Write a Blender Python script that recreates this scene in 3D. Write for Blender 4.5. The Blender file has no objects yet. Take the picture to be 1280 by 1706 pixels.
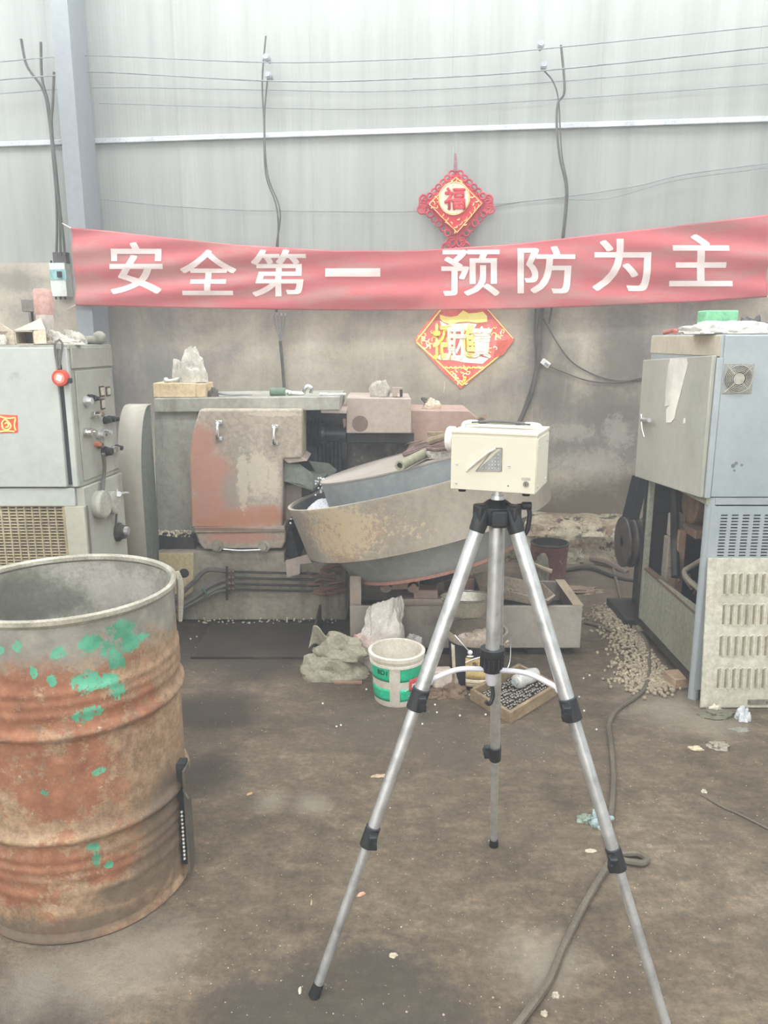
import bpy, bmesh, math, random
from mathutils import Vector, Matrix, noise
import mathutils
random.seed(7)
C = bpy.context.scene.collection
R = math.radians
# ------------------------------------------------------------------ camera, world, lights, exposure
FPX = 1282.0; PITCH = R(12.7); EYE = Vector((0, 0, 1.53))
cam_d = bpy.data.cameras.new('camera'); cam = bpy.data.objects.new('camera', cam_d); C.objects.link(cam)
cam.location = EYE; cam.rotation_euler = (R(90) - PITCH, 0, 0)
cam_d.sensor_fit = 'VERTICAL'; cam_d.sensor_height = 24.0; cam_d.lens = 24.0 * FPX / 1706.0
cam_d.clip_end = 200
bpy.context.scene.camera = cam
w = bpy.data.worlds.new('world'); bpy.context.scene.world = w; w.use_nodes = True
bg = w.node_tree.nodes['Background']; bg.inputs[0].default_value = (1.0, 0.985, 0.96, 1); bg.inputs[1].default_value = 3.0
vs = bpy.context.scene.view_settings
vs.view_transform = 'Standard'; vs.look = 'None'; vs.gamma = 1.0; vs.use_curve_mapping = False; vs.exposure = 0.10
SKYLIGHT = 8.6      # strength of the translucent roof panels
HAZE = 0.025         # dust in the air of the workshop

def area(name, loc, rot, sx, sy, power, col=(1, 1, 1)):
    l = bpy.data.lights.new(name, 'AREA'); l.shape = 'RECTANGLE'; l.size = sx; l.size_y = sy; l.energy = power; l.color = col
    o = bpy.data.objects.new(name, l); C.objects.link(o); o.location = loc; o.rotation_euler = rot
    return o

beam = bpy.data.lights.new('added_poster_spot', 'SPOT'); beam.energy = 1300; beam.color = (1.0, 0.97, 0.88); beam.spot_size = math.radians(4.4); beam.spot_blend = 0.3; beam.shadow_soft_size = 0.03
beam_o = bpy.data.objects.new('added_poster_spot', beam); C.objects.link(beam_o); beam_o.location = (-1.2, -3.6, 3.9)   # added spot that brightens the poster
beam_o.rotation_euler = (Vector((0.56, 5.52, 1.47)) - beam_o.location).to_track_quat('-Z', 'Y').to_euler()
# ------------------------------------------------------------------ pixel -> place helpers
cp, sp = math.cos(PITCH), math.sin(PITCH)
def ray(px, py):
    u = (px - 640) / FPX; v = (853 - py) / FPX
    return Vector((u, cp + v * sp, -sp + v * cp))
def at(px, py, Y):
    d = ray(px, py); return EYE + d * (Y / d.y)
def atx(px, py, X):
    d = ray(px, py); return EYE + d * (X / d.x)
def atz(px, py, z):
    d = ray(px, py); return EYE + d * ((z - EYE.z) / d.z)
def fl(px, py): return atz(px, py, 0.0)
WY0, WS = 5.6, -0.125          # back wall: Y = WY0 + WS * X
WN = Vector((WS, -1, 0)).normalized()      # towards the room
WT = Vector((1, WS, 0)).normalized()
def wp(x, z, off=0.0): return Vector((x, WY0 + WS * x, z)) + WN * off
def onwall(px, py, off=0.0):
    d = ray(px, py); o = wp(0, 0, off)
    t = (o - EYE).dot(WN) / d.dot(WN); return EYE + d * t

# ------------------------------------------------------------------ materials
def lin(c):
    return tuple(((x / 255) / 12.92 if x / 255 <= 0.04045 else ((x / 255 + 0.055) / 1.055) ** 2.4) for x in c) + (1,)
class NT:
    def __init__(s, m): s.t = m.node_tree; s.n = s.t.nodes; s.l = s.t.links
    def new(s, k, **kw):
        x = s.n.new(k)
        for a, b in kw.items(): setattr(x, a, b)
        return x
    def val(s, sock, v):
        if isinstance(v, bpy.types.NodeSocket): s.l.new(v, sock)
        else: sock.default_value = v
    def math(s, op, a, b=0.0, clamp=False):
        x = s.new('ShaderNodeMath', operation=op, use_clamp=clamp); s.val(x.inputs[0], a); s.val(x.inputs[1], b); return x.outputs[0]
    def mix(s, f, a, b, mode='MIX'):
        x = s.new('ShaderNodeMix', data_type='RGBA', blend_type=mode); s.val(x.inputs[0], f); s.val(x.inputs[6], a); s.val(x.inputs[7], b); return x.outputs[2]
    def coord(s, scale=(1, 1, 1), kind='Object', loc=(0, 0, 0)):
        c = s.new('ShaderNodeTexCoord'); m = s.new('ShaderNodeMapping'); m.inputs['Scale'].default_value = scale; m.inputs['Location'].default_value = loc
        s.l.new(c.outputs[kind], m.inputs[0]); return m.outputs[0]
    def noise(s, vec, scale, detail=4, rough=0.6, dist=0.0, out=0):
        x = s.new('ShaderNodeTexNoise'); s.l.new(vec, x.inputs['Vector']); x.inputs['Scale'].default_value = scale
        x.inputs['Detail'].default_value = detail; x.inputs['Roughness'].default_value = rough; x.inputs['Distortion'].default_value = dist
        return x.outputs[out]
    def ramp(s, f, stops, interp='LINEAR'):
        x = s.new('ShaderNodeValToRGB'); x.color_ramp.interpolation = interp; e = x.color_ramp.elements
        while len(e) < len(stops): e.new(0.5)
        for el, (p, c) in zip(e, stops): el.position = p; el.color = c if len(c) == 4 else lin(c)
        s.val(x.inputs[0], f); return x.outputs[0]
    def step(s, f, lo, hi):
        x = s.new('ShaderNodeMapRange'); x.inputs[1].default_value = lo; x.inputs[2].default_value = hi; x.interpolation_type = 'SMOOTHSTEP'
        s.val(x.inputs[0], f); return x.outputs[0]
    def blobs(s, vec, pts, wob=0.5, nscale=14, soft=0.25):
        """mask around the given points (x, y, z, rx, rz) with ragged edges"""
        out = None
        nz = s.math('ADD', s.math('MULTIPLY', s.noise(vec, nscale, 6, 0.75), 0.6), s.math('MULTIPLY', s.noise(vec, nscale * 4.5, 6, 0.8, 0.6), 0.4))
        for (x, y, z, rx, rz) in pts:
            sub = s.new('ShaderNodeVectorMath', operation='SUBTRACT'); s.l.new(vec, sub.inputs[0]); sub.inputs[1].default_value = (x, y, z)
            dv = s.new('ShaderNodeVectorMath', operation='DIVIDE'); s.l.new(sub.outputs[0], dv.inputs[0]); dv.inputs[1].default_value = (rx, rx, rz)
            ln = s.new('ShaderNodeVectorMath', operation='LENGTH'); s.l.new(dv.outputs[0], ln.inputs[0])
            d = ln.outputs['Value']
            out = d if out is None else s.math('MINIMUM', out, d)
        q = s.math('ADD', out, s.math('MULTIPLY', s.math('SUBTRACT', nz, 0.5), wob * 7))
        return s.math('SUBTRACT', 1.0, s.step(q, 1 - soft, 1 + soft))
MATS = {}
def mat(name, c1, c2=None, c3=None, scale=4, streak=1.0, rough=0.65, metal=0.0, bump=0.15, spots=(), fine=0.30, spec=0.4, kind='Object', bscale=None, alpha=1.0, trans=0.0, coat=0.0, areas=(), org=(0, 0, 0)):
    if name in MATS: return MATS[name]
    m = bpy.data.materials.new(name); m.use_nodes = True; t = NT(m); b = t.n['Principled BSDF']
    c2 = c2 or tuple(x * 0.86 for x in c1); c3 = c3 or tuple(min(255, x * 1.08) for x in c1)
    v = t.coord((1, 1, 1 / streak), kind)
    n = t.noise(v, scale, 6, 0.62, 0.3)
    col = t.ramp(n, [(0.30, c2), (0.5, c1), (0.70, c3)])
    v1 = t.coord((1, 1, 1), kind)
    if fine:
        n2 = t.noise(v1, scale * 14, 3, 0.7)
        col = t.mix(fine, col, t.ramp(n2, [(0.3, (60, 56, 50)), (0.7, (235, 232, 225))]), 'OVERLAY')
    for (sc, sscale, lo, hi, amt, st) in spots:
        vv = t.coord((1, 1, 1 / st), kind, (3.1, 1.7, 0.4))
        f = t.math('MULTIPLY', t.step(t.noise(vv, sscale, 7, 0.7, 0.2), lo, hi), amt)
        col = t.mix(f, col, lin(sc))
    for (ac, pts, amt, wob, nsc, soft) in areas:
        pp3 = [(P.x - org[0], P.y - org[1], P.z - org[2], r1, r2) for (P, r1, r2) in pts]
        col = t.mix(t.math('MULTIPLY', t.blobs(v1, pp3, wob, nsc, soft), amt), col, lin(ac))
    t.val(b.inputs['Base Color'], col)
    t.val(b.inputs['Roughness'], t.math('ADD', rough - 0.08, t.math('MULTIPLY', n, 0.16), True))
    b.inputs['Metallic'].default_value = metal; b.inputs['Specular IOR Level'].default_value = spec
    b.inputs['Alpha'].default_value = alpha; b.inputs['Transmission Weight'].default_value = trans; b.inputs['Coat Weight'].default_value = coat
    if bump:
        bp = t.new('ShaderNodeBump'); bp.inputs['Strength'].default_value = bump; bp.inputs['Distance'].default_value = 0.01
        t.l.new(t.noise(v1, bscale or scale * 6, 6, 0.7), bp.inputs['Height']); t.l.new(bp.outputs[0], b.inputs['Normal'])
    MATS[name] = m; return m
def emis(name, c, s):
    m = bpy.data.materials.new(name); m.use_nodes = True; t = NT(m); b = t.n['Principled BSDF']
    b.inputs['Base Color'].default_value = (.8, .8, .8, 1); b.inputs['Emission Color'].default_value = c; b.inputs['Emission Strength'].default_value = s
    return m

# ------------------------------------------------------------------ mesh builder
def frame(d):
    d = d.normalized(); a = Vector((0, 0, 1)) if abs(d.z) < 0.95 else Vector((1, 0, 0))
    x = a.cross(d).normalized(); return x, d.cross(x)
def spline(pts, k=6):
    P = [Vector(p) for p in pts]
    if len(P) < 3: return P
    out = []
    for i in range(len(P) - 1):
        a, b, c, d = P[max(i - 1, 0)], P[i], P[i + 1], P[min(i + 2, len(P) - 1)]
        for j in range(k):
            t = j / k
            out.append(0.5 * ((2 * b) + (c - a) * t + (2 * a - 5 * b + 4 * c - d) * t * t + (3 * b - a - 3 * c + d) * t ** 3))
    out.append(P[-1]); return out
class MB:
    def __init__(s, xf=None): s.v = []; s.f = []; s.xf = xf
    def add(s, vs, fs):
        o = len(s.v)
        s.v += [(s.xf @ Vector(p)) if s.xf else Vector(p) for p in vs]; s.f += [tuple(i + o for i in f) for f in fs]; return s
    def box(s, c, d, rot=None):
        c = Vector(c); vs = []
        for z in (-1, 1):
            for (x, y) in ((-1, -1), (1, -1), (1, 1), (-1, 1)):
                p = Vector((x * d[0] / 2, y * d[1] / 2, z * d[2] / 2)); vs.append(c + (rot @ p if rot else p))
        return s.add(vs, [(3, 2, 1, 0), (4, 5, 6, 7), (0, 1, 5, 4), (1, 2, 6, 5), (2, 3, 7, 6), (3, 0, 4, 7)])
    def bx(s, x0, x1, y0, y1, z0, z1): return s.box(((x0 + x1) / 2, (y0 + y1) / 2, (z0 + z1) / 2), (x1 - x0, y1 - y0, z1 - z0))
    def hexa(s, bot, top): return s.add(list(bot) + list(top), [(3, 2, 1, 0), (4, 5, 6, 7), (0, 1, 5, 4), (1, 2, 6, 5), (2, 3, 7, 6), (3, 0, 4, 7)])
    def cyl(s, p0, p1, r0, r1=None, n=16):
        p0, p1 = Vector(p0), Vector(p1); r1 = r0 if r1 is None else r1; x, y = frame(p1 - p0)
        vs = []
        for p, r in ((p0, r0), (p1, r1)):
            vs += [p + r * (math.cos(6.28318 * i / n) * x + math.sin(6.28318 * i / n) * y) for i in range(n)]
        return s.add(vs, [(i, (i + 1) % n, n + (i + 1) % n, n + i) for i in range(n)] + [tuple(range(n))[::-1], tuple(range(n, 2 * n))])
    def tube(s, pts, r, n=8, k=6, sm=True):
        P = spline(pts, k) if sm else [Vector(p) for p in pts]
        o = []; x = None
        for i, p in enumerate(P):
            d = (P[min(i + 1, len(P) - 1)] - P[max(i - 1, 0)]).normalized()
            if x is None: x, y = frame(d)
            else: x = (x - d * x.dot(d)).normalized()
            y = d.cross(x); rr = r(i / (len(P) - 1)) if callable(r) else r
            o += [p + rr * (math.cos(6.28318 * j / n) * x + math.sin(6.28318 * j / n) * y) for j in range(n)]
        f = [(i * n + j, i * n + (j + 1) % n, (i + 1) * n + (j + 1) % n, (i + 1) * n + j) for i in range(len(P) - 1) for j in range(n)]
        m = (len(P) - 1) * n
        return s.add(o, f + [tuple(range(n))[::-1], tuple(range(m, m + n))])
    def lathe(s, prof, c=(0, 0, 0), n=32, ex=None, ey=None, ez=None, a0=0, a1=6.2831853, wob=None):
        c = Vector(c); ex = ex or Vector((1, 0, 0)); ey = ey or Vector((0, 1, 0)); ez = ez or Vector((0, 0, 1))
        full = abs(a1 - a0) > 6.28; m = n if full else n + 1; vs = []
        for (r, z) in prof:
            for i in range(m):
                a = a0 + (a1 - a0) * i / n; q = wob(a, z) if wob else 1.0
                vs.append(c + r * q * (math.cos(a) * ex + math.sin(a) * ey) + z * ez)
        fs = []
        for k in range(len(prof) - 1):
            for i in range(n):
                j = (i + 1) % m if full else i + 1
                fs.append((k * m + i, k * m + j, (k + 1) * m + j, (k + 1) * m + i))
        return s.add(vs, fs)
    def prism(s, poly, depth):
        """poly: list of Vector points (planar), depth: Vector"""
        n = len(poly); P = [Vector(p) for p in poly]; Q = [p + depth for p in P]
        return s.add(P + Q, [tuple(range(n)), tuple(range(n, 2 * n))[::-1]] + [(i, n + i, n + (i + 1) % n, (i + 1) % n) for i in range(n)])
    def pxp(s, pts, y0, y1): return s.prism([at(x, y, y0) for x, y in pts], Vector((0, y1 - y0, 0)))
    def ball(s, c, r, n=8, m=6, sc=(1, 1, 1)):
        c = Vector(c); vs = [c + Vector((0, 0, r * sc[2]))]
        for i in range(1, m):
            a = math.pi * i / m
            vs += [c + Vector((r * sc[0] * math.sin(a) * math.cos(6.28318 * j / n), r * sc[1] * math.sin(a) * math.sin(6.28318 * j / n), r * sc[2] * math.cos(a))) for j in range(n)]
        vs.append(c - Vector((0, 0, r * sc[2]))); L = len(vs) - 1
        f = [(0, 1 + j, 1 + (j + 1) % n) for j in range(n)]
        for i in range(m - 2): f += [(1 + i * n + j, 1 + (i + 1) * n + j, 1 + (i + 1) * n + (j + 1) % n, 1 + i * n + (j + 1) % n) for j in range(n)]
        b = 1 + (m - 2) * n
        return s.add(vs, f + [(b + j, L, b + (j + 1) % n) for j in range(n)])
    def octa(s, c, r):
        c = Vector(c); return s.ball(c, r, 6, 4)
    def grid(s, fn, nu, nv, closed=False):
        vs = [fn(i / nu, j / nv) for j in range(nv + 1) for i in range(nu + 1)]
        return s.add(vs, [(j * (nu + 1) + i, j * (nu + 1) + i + 1, (j + 1) * (nu + 1) + i + 1, (j + 1) * (nu + 1) + i) for j in range(nv) for i in range(nu)])
    def lump(s, c, size, seed=0, amp=0.3, fs=2.0, n=40, m=24, flat=True, rot=0.0, ridge=True):
        """a crumpled soft thing sitting on z = c.z"""
        c = Vector(c); vs = []; so = Vector((seed * 7.3, seed * 3.1, seed * 1.7)); cr, sr = math.cos(rot), math.sin(rot)
        for i in range(m + 1):
            a = math.pi * i / m
            for j in range(n):
                b = 6.2831853 * j / n
                d = Vector((math.sin(a) * math.cos(b), math.sin(a) * math.sin(b), math.cos(a)))
                k = noise.fractal(d * fs * 0.7 + so, 1.0, 2.0, 2)
                if ridge: k = k + 0.75 * (0.35 - abs(noise.noise(d * fs * 1.1 + so))) + 0.42 * (0.35 - abs(noise.noise(d * fs * 2.3 + so))) + 0.14 * (0.4 - abs(noise.noise(d * fs * 7.0 + so)))
                q = d * (1 + amp * k)
                x, y, z = q.x * size[0] / 2, q.y * size[1] / 2, q.z * size[2] * (0.5 if not flat else 1.0)
                if flat and z < 0: z = z * 0.02
                vs.append(c + Vector((x * cr - y * sr, x * sr + y * cr, z)))
        return s.add(vs, [(i * n + j, (i + 1) * n + j, (i + 1) * n + (j + 1) % n, i * n + (j + 1) % n) for i in range(m) for j in range(n)])
    def weld(s):
        mp = {}; nv = []; ix = []
        for p in s.v:
            k = (round(p.x, 5), round(p.y, 5), round(p.z, 5))
            if k not in mp: mp[k] = len(nv); nv.append(p)
            ix.append(mp[k])
        s.v = nv; s.f = [tuple(ix[i] for i in f) for f in s.f]
    def build(s, name, m, parent=None, smooth=True, bevel=0, solid=0, sub=0, kind=None, ang=35, label=None, bseg=2):
        org = parent.matrix_world.translation.copy() if parent and parent.get('_o') is None else Vector((0, 0, 0))
        org = Vector((0, 0, 0))
        q = parent
        while q is not None: org += Vector(q.location); q = q.parent
        base = Vector((0, 0, 0))
        if parent is None:   # origin at the base centre of the thing
            xs = [p.x for p in s.v]; ys = [p.y for p in s.v]; zs = [p.z for p in s.v]
            base = Vector(((min(xs) + max(xs)) / 2, (min(ys) + max(ys)) / 2, min(zs)))
            org = base
        me = bpy.data.meshes.new(name); me.from_pydata([p - org for p in s.v], [], s.f); me.update()
        bm = bmesh.new(); bm.from_mesh(me)
        bmesh.ops.recalc_face_normals(bm, faces=bm.faces); bm.to_mesh(me); bm.free()
        if smooth: me.shade_smooth(); me.set_sharp_from_angle(angle=R(ang))
        me.materials.append(m)
        o = bpy.data.objects.new(name, me); C.objects.link(o); o.location = base
        if parent: o.parent = parent; o.location = (0, 0, 0)
        if solid: md = o.modifiers.new('s', 'SOLIDIFY'); md.thickness = solid; md.offset = 0
        if bevel: md = o.modifiers.new('b', 'BEVEL'); md.width = bevel; md.segments = bseg; md.limit_method = 'ANGLE'; md.angle_limit = R(40)
        if sub: md = o.modifiers.new('u', 'SUBSURF'); md.levels = sub; md.render_levels = sub
        if kind: o['kind'] = kind
        if label: o['label'] = label
        return o
def tag(o, label, cat, group=None):
    o['label'] = label; o['category'] = cat
    if group: o['group'] = group
    return o
def thing(name, loc, label, cat, group=None):
    o = bpy.data.objects.new(name, None); C.objects.link(o); o.location = loc; o.empty_display_size = 0.1
    return tag(o, label, cat, group)
def cp_obj(o, loc, label=None, parent=None, rot=None):
    c = o.copy(); C.objects.link(c); c.location = loc
    if parent: c.parent = parent
    if rot is not None: c.rotation_euler = rot
    if label: c['label'] = label
    return c
def rz(a): return Matrix.Rotation(a, 3, 'Z')

# text -> flat mesh (x right, z up) fitted to a unit box, sliced so that it can bend
def bold(vs, fs, dx, dy):
    V, F = [], []
    for (a, b) in ((0, 0), (dx, 0), (-dx, 0), (0, dy), (0, -dy), (dx, dy), (-dx, -dy), (dx, -dy), (-dx, dy)):
        o = len(V); V += [p + Vector((a, b, 0)) for p in vs]; F += [tuple(i + o for i in f) for f in fs]
    return V, F
def glyph(txt, thick=0.0, slices=10):
    cu = bpy.data.curves.new('t', 'FONT'); cu.body = txt; cu.offset = thick; cu.resolution_u = 4
    o = bpy.data.objects.new('t', cu); C.objects.link(o)
    dg = bpy.context.evaluated_depsgraph_get(); me = bpy.data.meshes.new_from_object(o.evaluated_get(dg))
    bpy.data.objects.remove(o)
    bm = bmesh.new(); bm.from_mesh(me); bpy.data.meshes.remove(me)
    bmesh.ops.remove_doubles(bm, verts=bm.verts, dist=1e-5)
    xs = [v.co.x for v in bm.verts]; ys = [v.co.y for v in bm.verts]
    x0, x1, y0, y1 = min(xs), max(xs), min(ys), max(ys)
    for v in bm.verts: v.co = Vector(((v.co.x - x0) / (x1 - x0), (v.co.y - y0) / (y1 - y0), 0))
    for i in range(1, slices):
        for nrm in ((1, 0, 0), (0, 1, 0)):
            bmesh.ops.bisect_plane(bm, geom=bm.verts[:] + bm.edges[:] + bm.faces[:], plane_co=Vector(nrm) * i / slices, plane_no=nrm)
    bm.verts.index_update()
    vs = [v.co.copy() for v in bm.verts]; fs = [tuple(v.index for v in f.verts) for f in bm.faces]; bm.free()
    return vs, fs

# ------------------------------------------------------------------ shared materials
M_alu = mat('brushed_aluminium', (206, 207, 206), rough=0.34, metal=0.75, scale=20, bump=0.02, fine=0.03)
M_alu2 = mat('white_painted_tube', (205, 204, 208), rough=0.45, metal=0.2, scale=10, bump=0.02, fine=0.03)
M_black = mat('black_plastic', (40, 41, 43), rough=0.42, scale=30, bump=0.05)
M_dark = mat('dark_oily_iron', (52, 49, 45), (34, 32, 30), (80, 74, 66), rough=0.55, scale=7, bump=0.3)
M_rubber = mat('black_rubber', (30, 30, 30), rough=0.7, bump=0.1)
M_chrome = mat('chrome', (215, 215, 212), rough=0.15, metal=1.0, bump=0.0, fine=0.02)
M_steelball = mat('steel_ball', (148, 142, 134), (96, 92, 86), rough=0.25, metal=0.85, scale=60, bump=0.0)
M_dustball = mat('dusty_ball', (170, 156, 132), (112, 98, 80), (206, 194, 172), rough=0.5, metal=0.1, scale=60, bump=0.0)
M_cream = mat('cream_enamel', (204, 197, 177), (199, 191, 171), (208, 202, 182), rough=0.4, scale=3, bump=0.01, fine=0.03)
M_whitepl = mat('white_plastic', (226, 222, 214), rough=0.45, scale=8, bump=0.03, fine=0.05)
M_cable = mat('dusty_cable', (98, 94, 88), (76, 72, 68), rough=0.7, scale=12, bump=0.1)
M_wire = mat('grey_wire', (146, 148, 148), (126, 128, 128), rough=0.7, scale=12, bump=0.0)

# ------------------------------------------------------------------ setting
# floor
def floor_mat():
    m = bpy.data.materials.new('oily_concrete_floor'); m.use_nodes = True; t = NT(m); b = t.n['Principled BSDF']
    v = t.coord()
    col = t.ramp(t.noise(v, 1.6, 8, 0.62, 0.4), [(0.28, (114, 103, 89)), (0.48, (142, 130, 114)), (0.62, (156, 144, 127)), (0.78, (182, 171, 153))])
    v2 = t.coord((1, 1.6, 1))
    col = t.mix(0.75, col, t.ramp(t.noise(v2, 9, 9, 0.75), [(0.3, (84, 78, 68)), (0.5, (128, 122, 112)), (0.72, (190, 184, 172))]), 'OVERLAY')
    col = t.mix(0.60, col, t.ramp(t.noise(v, 48, 6, 0.8), [(0.3, (70, 66, 60)), (0.7, (205, 198, 188))]), 'OVERLAY')
    dark = []
    def B(px, py, rx, ry): p = fl(px, py); dark.append((p.x, p.y, 0, rx, ry))
    def lay(lst, c, amt, wob, sc, soft=0.35):
        nonlocal col
        pts = [(fl(px, py).x, fl(px, py).y, 0, r, 1) for (px, py, r) in lst]
        f = t.math('MULTIPLY', t.blobs(v, pts, wob, sc, soft), amt); col = t.mix(f, col, lin(c))
    lay([(520, 1690, .19), (630, 1650, .15), (410, 1680, .10), (690, 1720, .16)], (66, 61, 53), 0.72, 0.35, 6, 0.45)  # dark patch at the near edge: photographer's shadow painted into the floor colour
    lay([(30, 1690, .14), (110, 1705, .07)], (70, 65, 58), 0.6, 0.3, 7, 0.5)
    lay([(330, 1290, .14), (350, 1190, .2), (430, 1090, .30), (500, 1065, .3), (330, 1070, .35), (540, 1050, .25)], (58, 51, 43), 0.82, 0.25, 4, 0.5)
    lay([(700, 1215, .2), (620, 1205, .2), (760, 1260, .1), (880, 1235, .12)], (84, 76, 65), 0.55, 0.45, 5, 0.5)
    lay([(450, 1335, .05), (520, 1340, .05), (1110, 1180, .16), (1180, 1200, .12), (1070, 1140, .12), (235, 1590, .12), (150, 1620, .1), (60, 1640, .08), (900, 1600, .09)], (166, 156, 138), 0.42, 0.55, 7, 0.9)
    lay([(960, 930, .4), (1000, 960, .4), (900, 1130, .2)], (92, 80, 68), 0.6, 0.4, 4, 0.5)
    f = t.math('MULTIPLY', t.step(t.noise(v, 24, 8, 0.75), 0.62, 0.72), 0.5); col = t.mix(f, col, lin((196, 188, 172)))
    f = t.math('MULTIPLY', t.step(t.noise(t.coord((1, 1, 1), 'Object', (4, 2, 0)), 15, 8, 0.75), 0.6, 0.72), 0.5); col = t.mix(f, col, lin((78, 70, 60)))
    t.val(b.inputs['Base Color'], col)
    t.val(b.inputs['Roughness'], t.step(t.noise(v, 3, 5), 0.1, 1.2)); b.inputs['Roughness'].default_value = 0.8
    t.val(b.inputs['Roughness'], t.math('ADD', 0.55, t.math('MULTIPLY', t.noise(v, 3, 5), 0.5), True)); b.inputs['Specular IOR Level'].default_value = 0.35
    bp = t.new('ShaderNodeBump'); bp.inputs['Strength'].default_value = 0.9; bp.inputs['Distance'].default_value = 0.014
    t.l.new(t.math('ADD', t.noise(v, 12, 8, 0.75), t.math('MULTIPLY', t.noise(v, 90, 3, 0.7), 0.35)), bp.inputs['Height']); t.l.new(bp.outputs[0], b.inputs['Normal'])
    return m
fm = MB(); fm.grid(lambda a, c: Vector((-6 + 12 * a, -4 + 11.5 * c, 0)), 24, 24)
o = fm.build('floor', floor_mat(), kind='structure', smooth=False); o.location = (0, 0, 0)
o.data.transform(Matrix.Translation((0, 1.75, 0)))

def conc_mat():
    m = bpy.data.materials.new('stained_render_wall'); m.use_nodes = True; t = NT(m); b = t.n['Principled BSDF']
    v = t.coord()
    col = t.ramp(t.noise(v, 1.5, 8, 0.6, 0.5), [(0.25, (170, 164, 154)), (0.5, (204, 198, 188)), (0.75, (220, 214, 204))])
    vs_ = t.coord((1, 1, 0.12)); col = t.mix(0.6, col, t.ramp(t.noise(vs_, 5, 7, 0.75), [(0.3, (100, 98, 93)), (0.7, (168, 164, 156))]), 'OVERLAY')
    col = t.mix(0.25, col, t.ramp(t.noise(v, 26, 6, 0.8), [(0.3, (80, 78, 74)), (0.7, (200, 196, 188))]), 'OVERLAY')
    def lay(lst, c, amt, wob, sc, soft=0.4):
        nonlocal col
        pts = []
        for (px, py, r, rr) in lst:
            p = onwall(px, py); pts.append((p.x - CW.x, p.y - CW.y, p.z - CW.z, r, rr))
        f = t.math('MULTIPLY', t.blobs(v, pts, wob, sc, soft), amt); col = t.mix(f, col, lin(c))
    lay([(1010, 690, .3, .22), (960, 740, .2, .15), (1040, 600, .2, .3), (930, 640, .12, .3), (900, 560, .1, .3), (1050, 740, .2, .2)], (116, 112, 104), 0.75, 0.45, 4, 0.7)
    lay([(990, 770, .25, .08), (950, 720, .15, .06), (1030, 720, .1, .1)], (200, 192, 178), 0.38, 0.9, 12, 0.5)
    lay([(990, 840, .5, .14), (900, 850, .3, .1), (1050, 820, .2, .1)], (98, 86, 73), 0.85, 0.4, 5, 0.6)
    lay([(205, 560, .15, .4), (200, 640, .2, .2), (260, 600, .15, .3)], (122, 122, 118), 0.5, 0.5, 4, 0.6)
    lay([(30, 470, .2, .08), (60, 520, .2, .12)], (118, 116, 108), 0.6, 0.5, 6, 0.6)
    f = t.math('MULTIPLY', t.step(t.noise(t.coord((1, 1, 0.07), 'Object', (2, 5, 1)), 9, 4, 0.7), 0.62, 0.75), 0.35); col = t.mix(f, col, lin((196, 192, 183)))
    t.val(b.inputs['Base Color'], col); b.inputs['Roughness'].default_value = 0.88; b.inputs['Specular IOR Level'].default_value = 0.2
    bp = t.new('ShaderNodeBump'); bp.inputs['Strength'].default_value = 0.35; bp.inputs['Distance'].default_value = 0.01
    t.l.new(t.noise(v, 14, 8, 0.7), bp.inputs['Height']); t.l.new(bp.outputs[0], b.inputs['Normal'])
    return m
ZC = onwall(50, 438).z          # top of the rendered masonry wall
WL, WR = -6.2, 6.2
root_wall = bpy.data.objects.new('wall_back', None); C.objects.link(root_wall); root_wall.location = wp(0, 0); root_wall['kind'] = 'structure'
CW = root_wall.location
m_ = MB(); a, b_ = wp(WL, 0), wp(WR, 0)
m_.hexa([wp(WL, 0), wp(WR, 0), wp(WR, 0, -0.24), wp(WL, 0, -0.24)], [wp(WL, ZC), wp(WR, ZC), wp(WR, ZC, -0.24), wp(WL, ZC, -0.24)])
m_.build('masonry', conc_mat(), root_wall, smooth=False)
# wall cladding: sandwich panels, each its own sheet, lapped
def clad_mat():
    m = bpy.data.materials.new('white_cladding'); m.use_nodes = True; t = NT(m); b = t.n['Principled BSDF']
    v = t.coord((1, 1, 0.05))
    col = t.ramp(t.noise(v, 9, 5, 0.65), [(0.3, (171, 172, 166)), (0.5, (182, 183, 177)), (0.7, (190, 191, 185))])
    col = t.mix(0.5, col, t.ramp(t.noise(t.coord((1, 1, 0.3)), 2.0, 6, 0.6), [(0.3, (118, 118, 112)), (0.7, (146, 146, 142))]), 'OVERLAY')
    f = t.math('MULTIPLY', t.step(t.noise(t.coord((1, 1, 0.04), 'Object', (2, 0, 3)), 30, 4, 0.7), 0.58, 0.72), 0.3); col = t.mix(f, col, lin((160, 158, 148)))
    t.val(b.inputs['Base Color'], col); b.inputs['Roughness'].default_value = 0.5; b.inputs['Specular IOR Level'].default_value = 0.4
    bp = t.new('ShaderNodeBump'); bp.inputs['Strength'].default_value = 0.12; bp.inputs['Distance'].default_value = 0.004
    wv = t.new('ShaderNodeTexWave'); wv.inputs['Scale'].default_value = 12; t.l.new(t.coord(), wv.inputs[0])
    t.l.new(wv.outputs[1], bp.inputs['Height']); t.l.new(bp.outputs[0], b.inputs['Normal'])
    return m
MC = clad_mat(); x = WL; i = 0
ROOF = 4.5
while x < WR - 0.01:
    x2 = min(x + 0.95, WR); off = -0.03
    pr = []
    for k, (dx, dz) in enumerate(((0, 0), (0.02, 0.004), (0.05, 0.004), (0.07, 0.0), (0.95 - 0.0008, 0.0))):
        pr.append(wp(x + dx, ZC - 0.01, off + dz))
    pr += [wp(x + 0.95 - 0.0008, ZC - 0.01, off - 0.04), wp(x, ZC - 0.01, off - 0.04)]
    MB().prism(pr, Vector((0, 0, ROOF - ZC))).build('cladding_panel', MC, root_wall, smooth=False)
    x = x2
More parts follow.
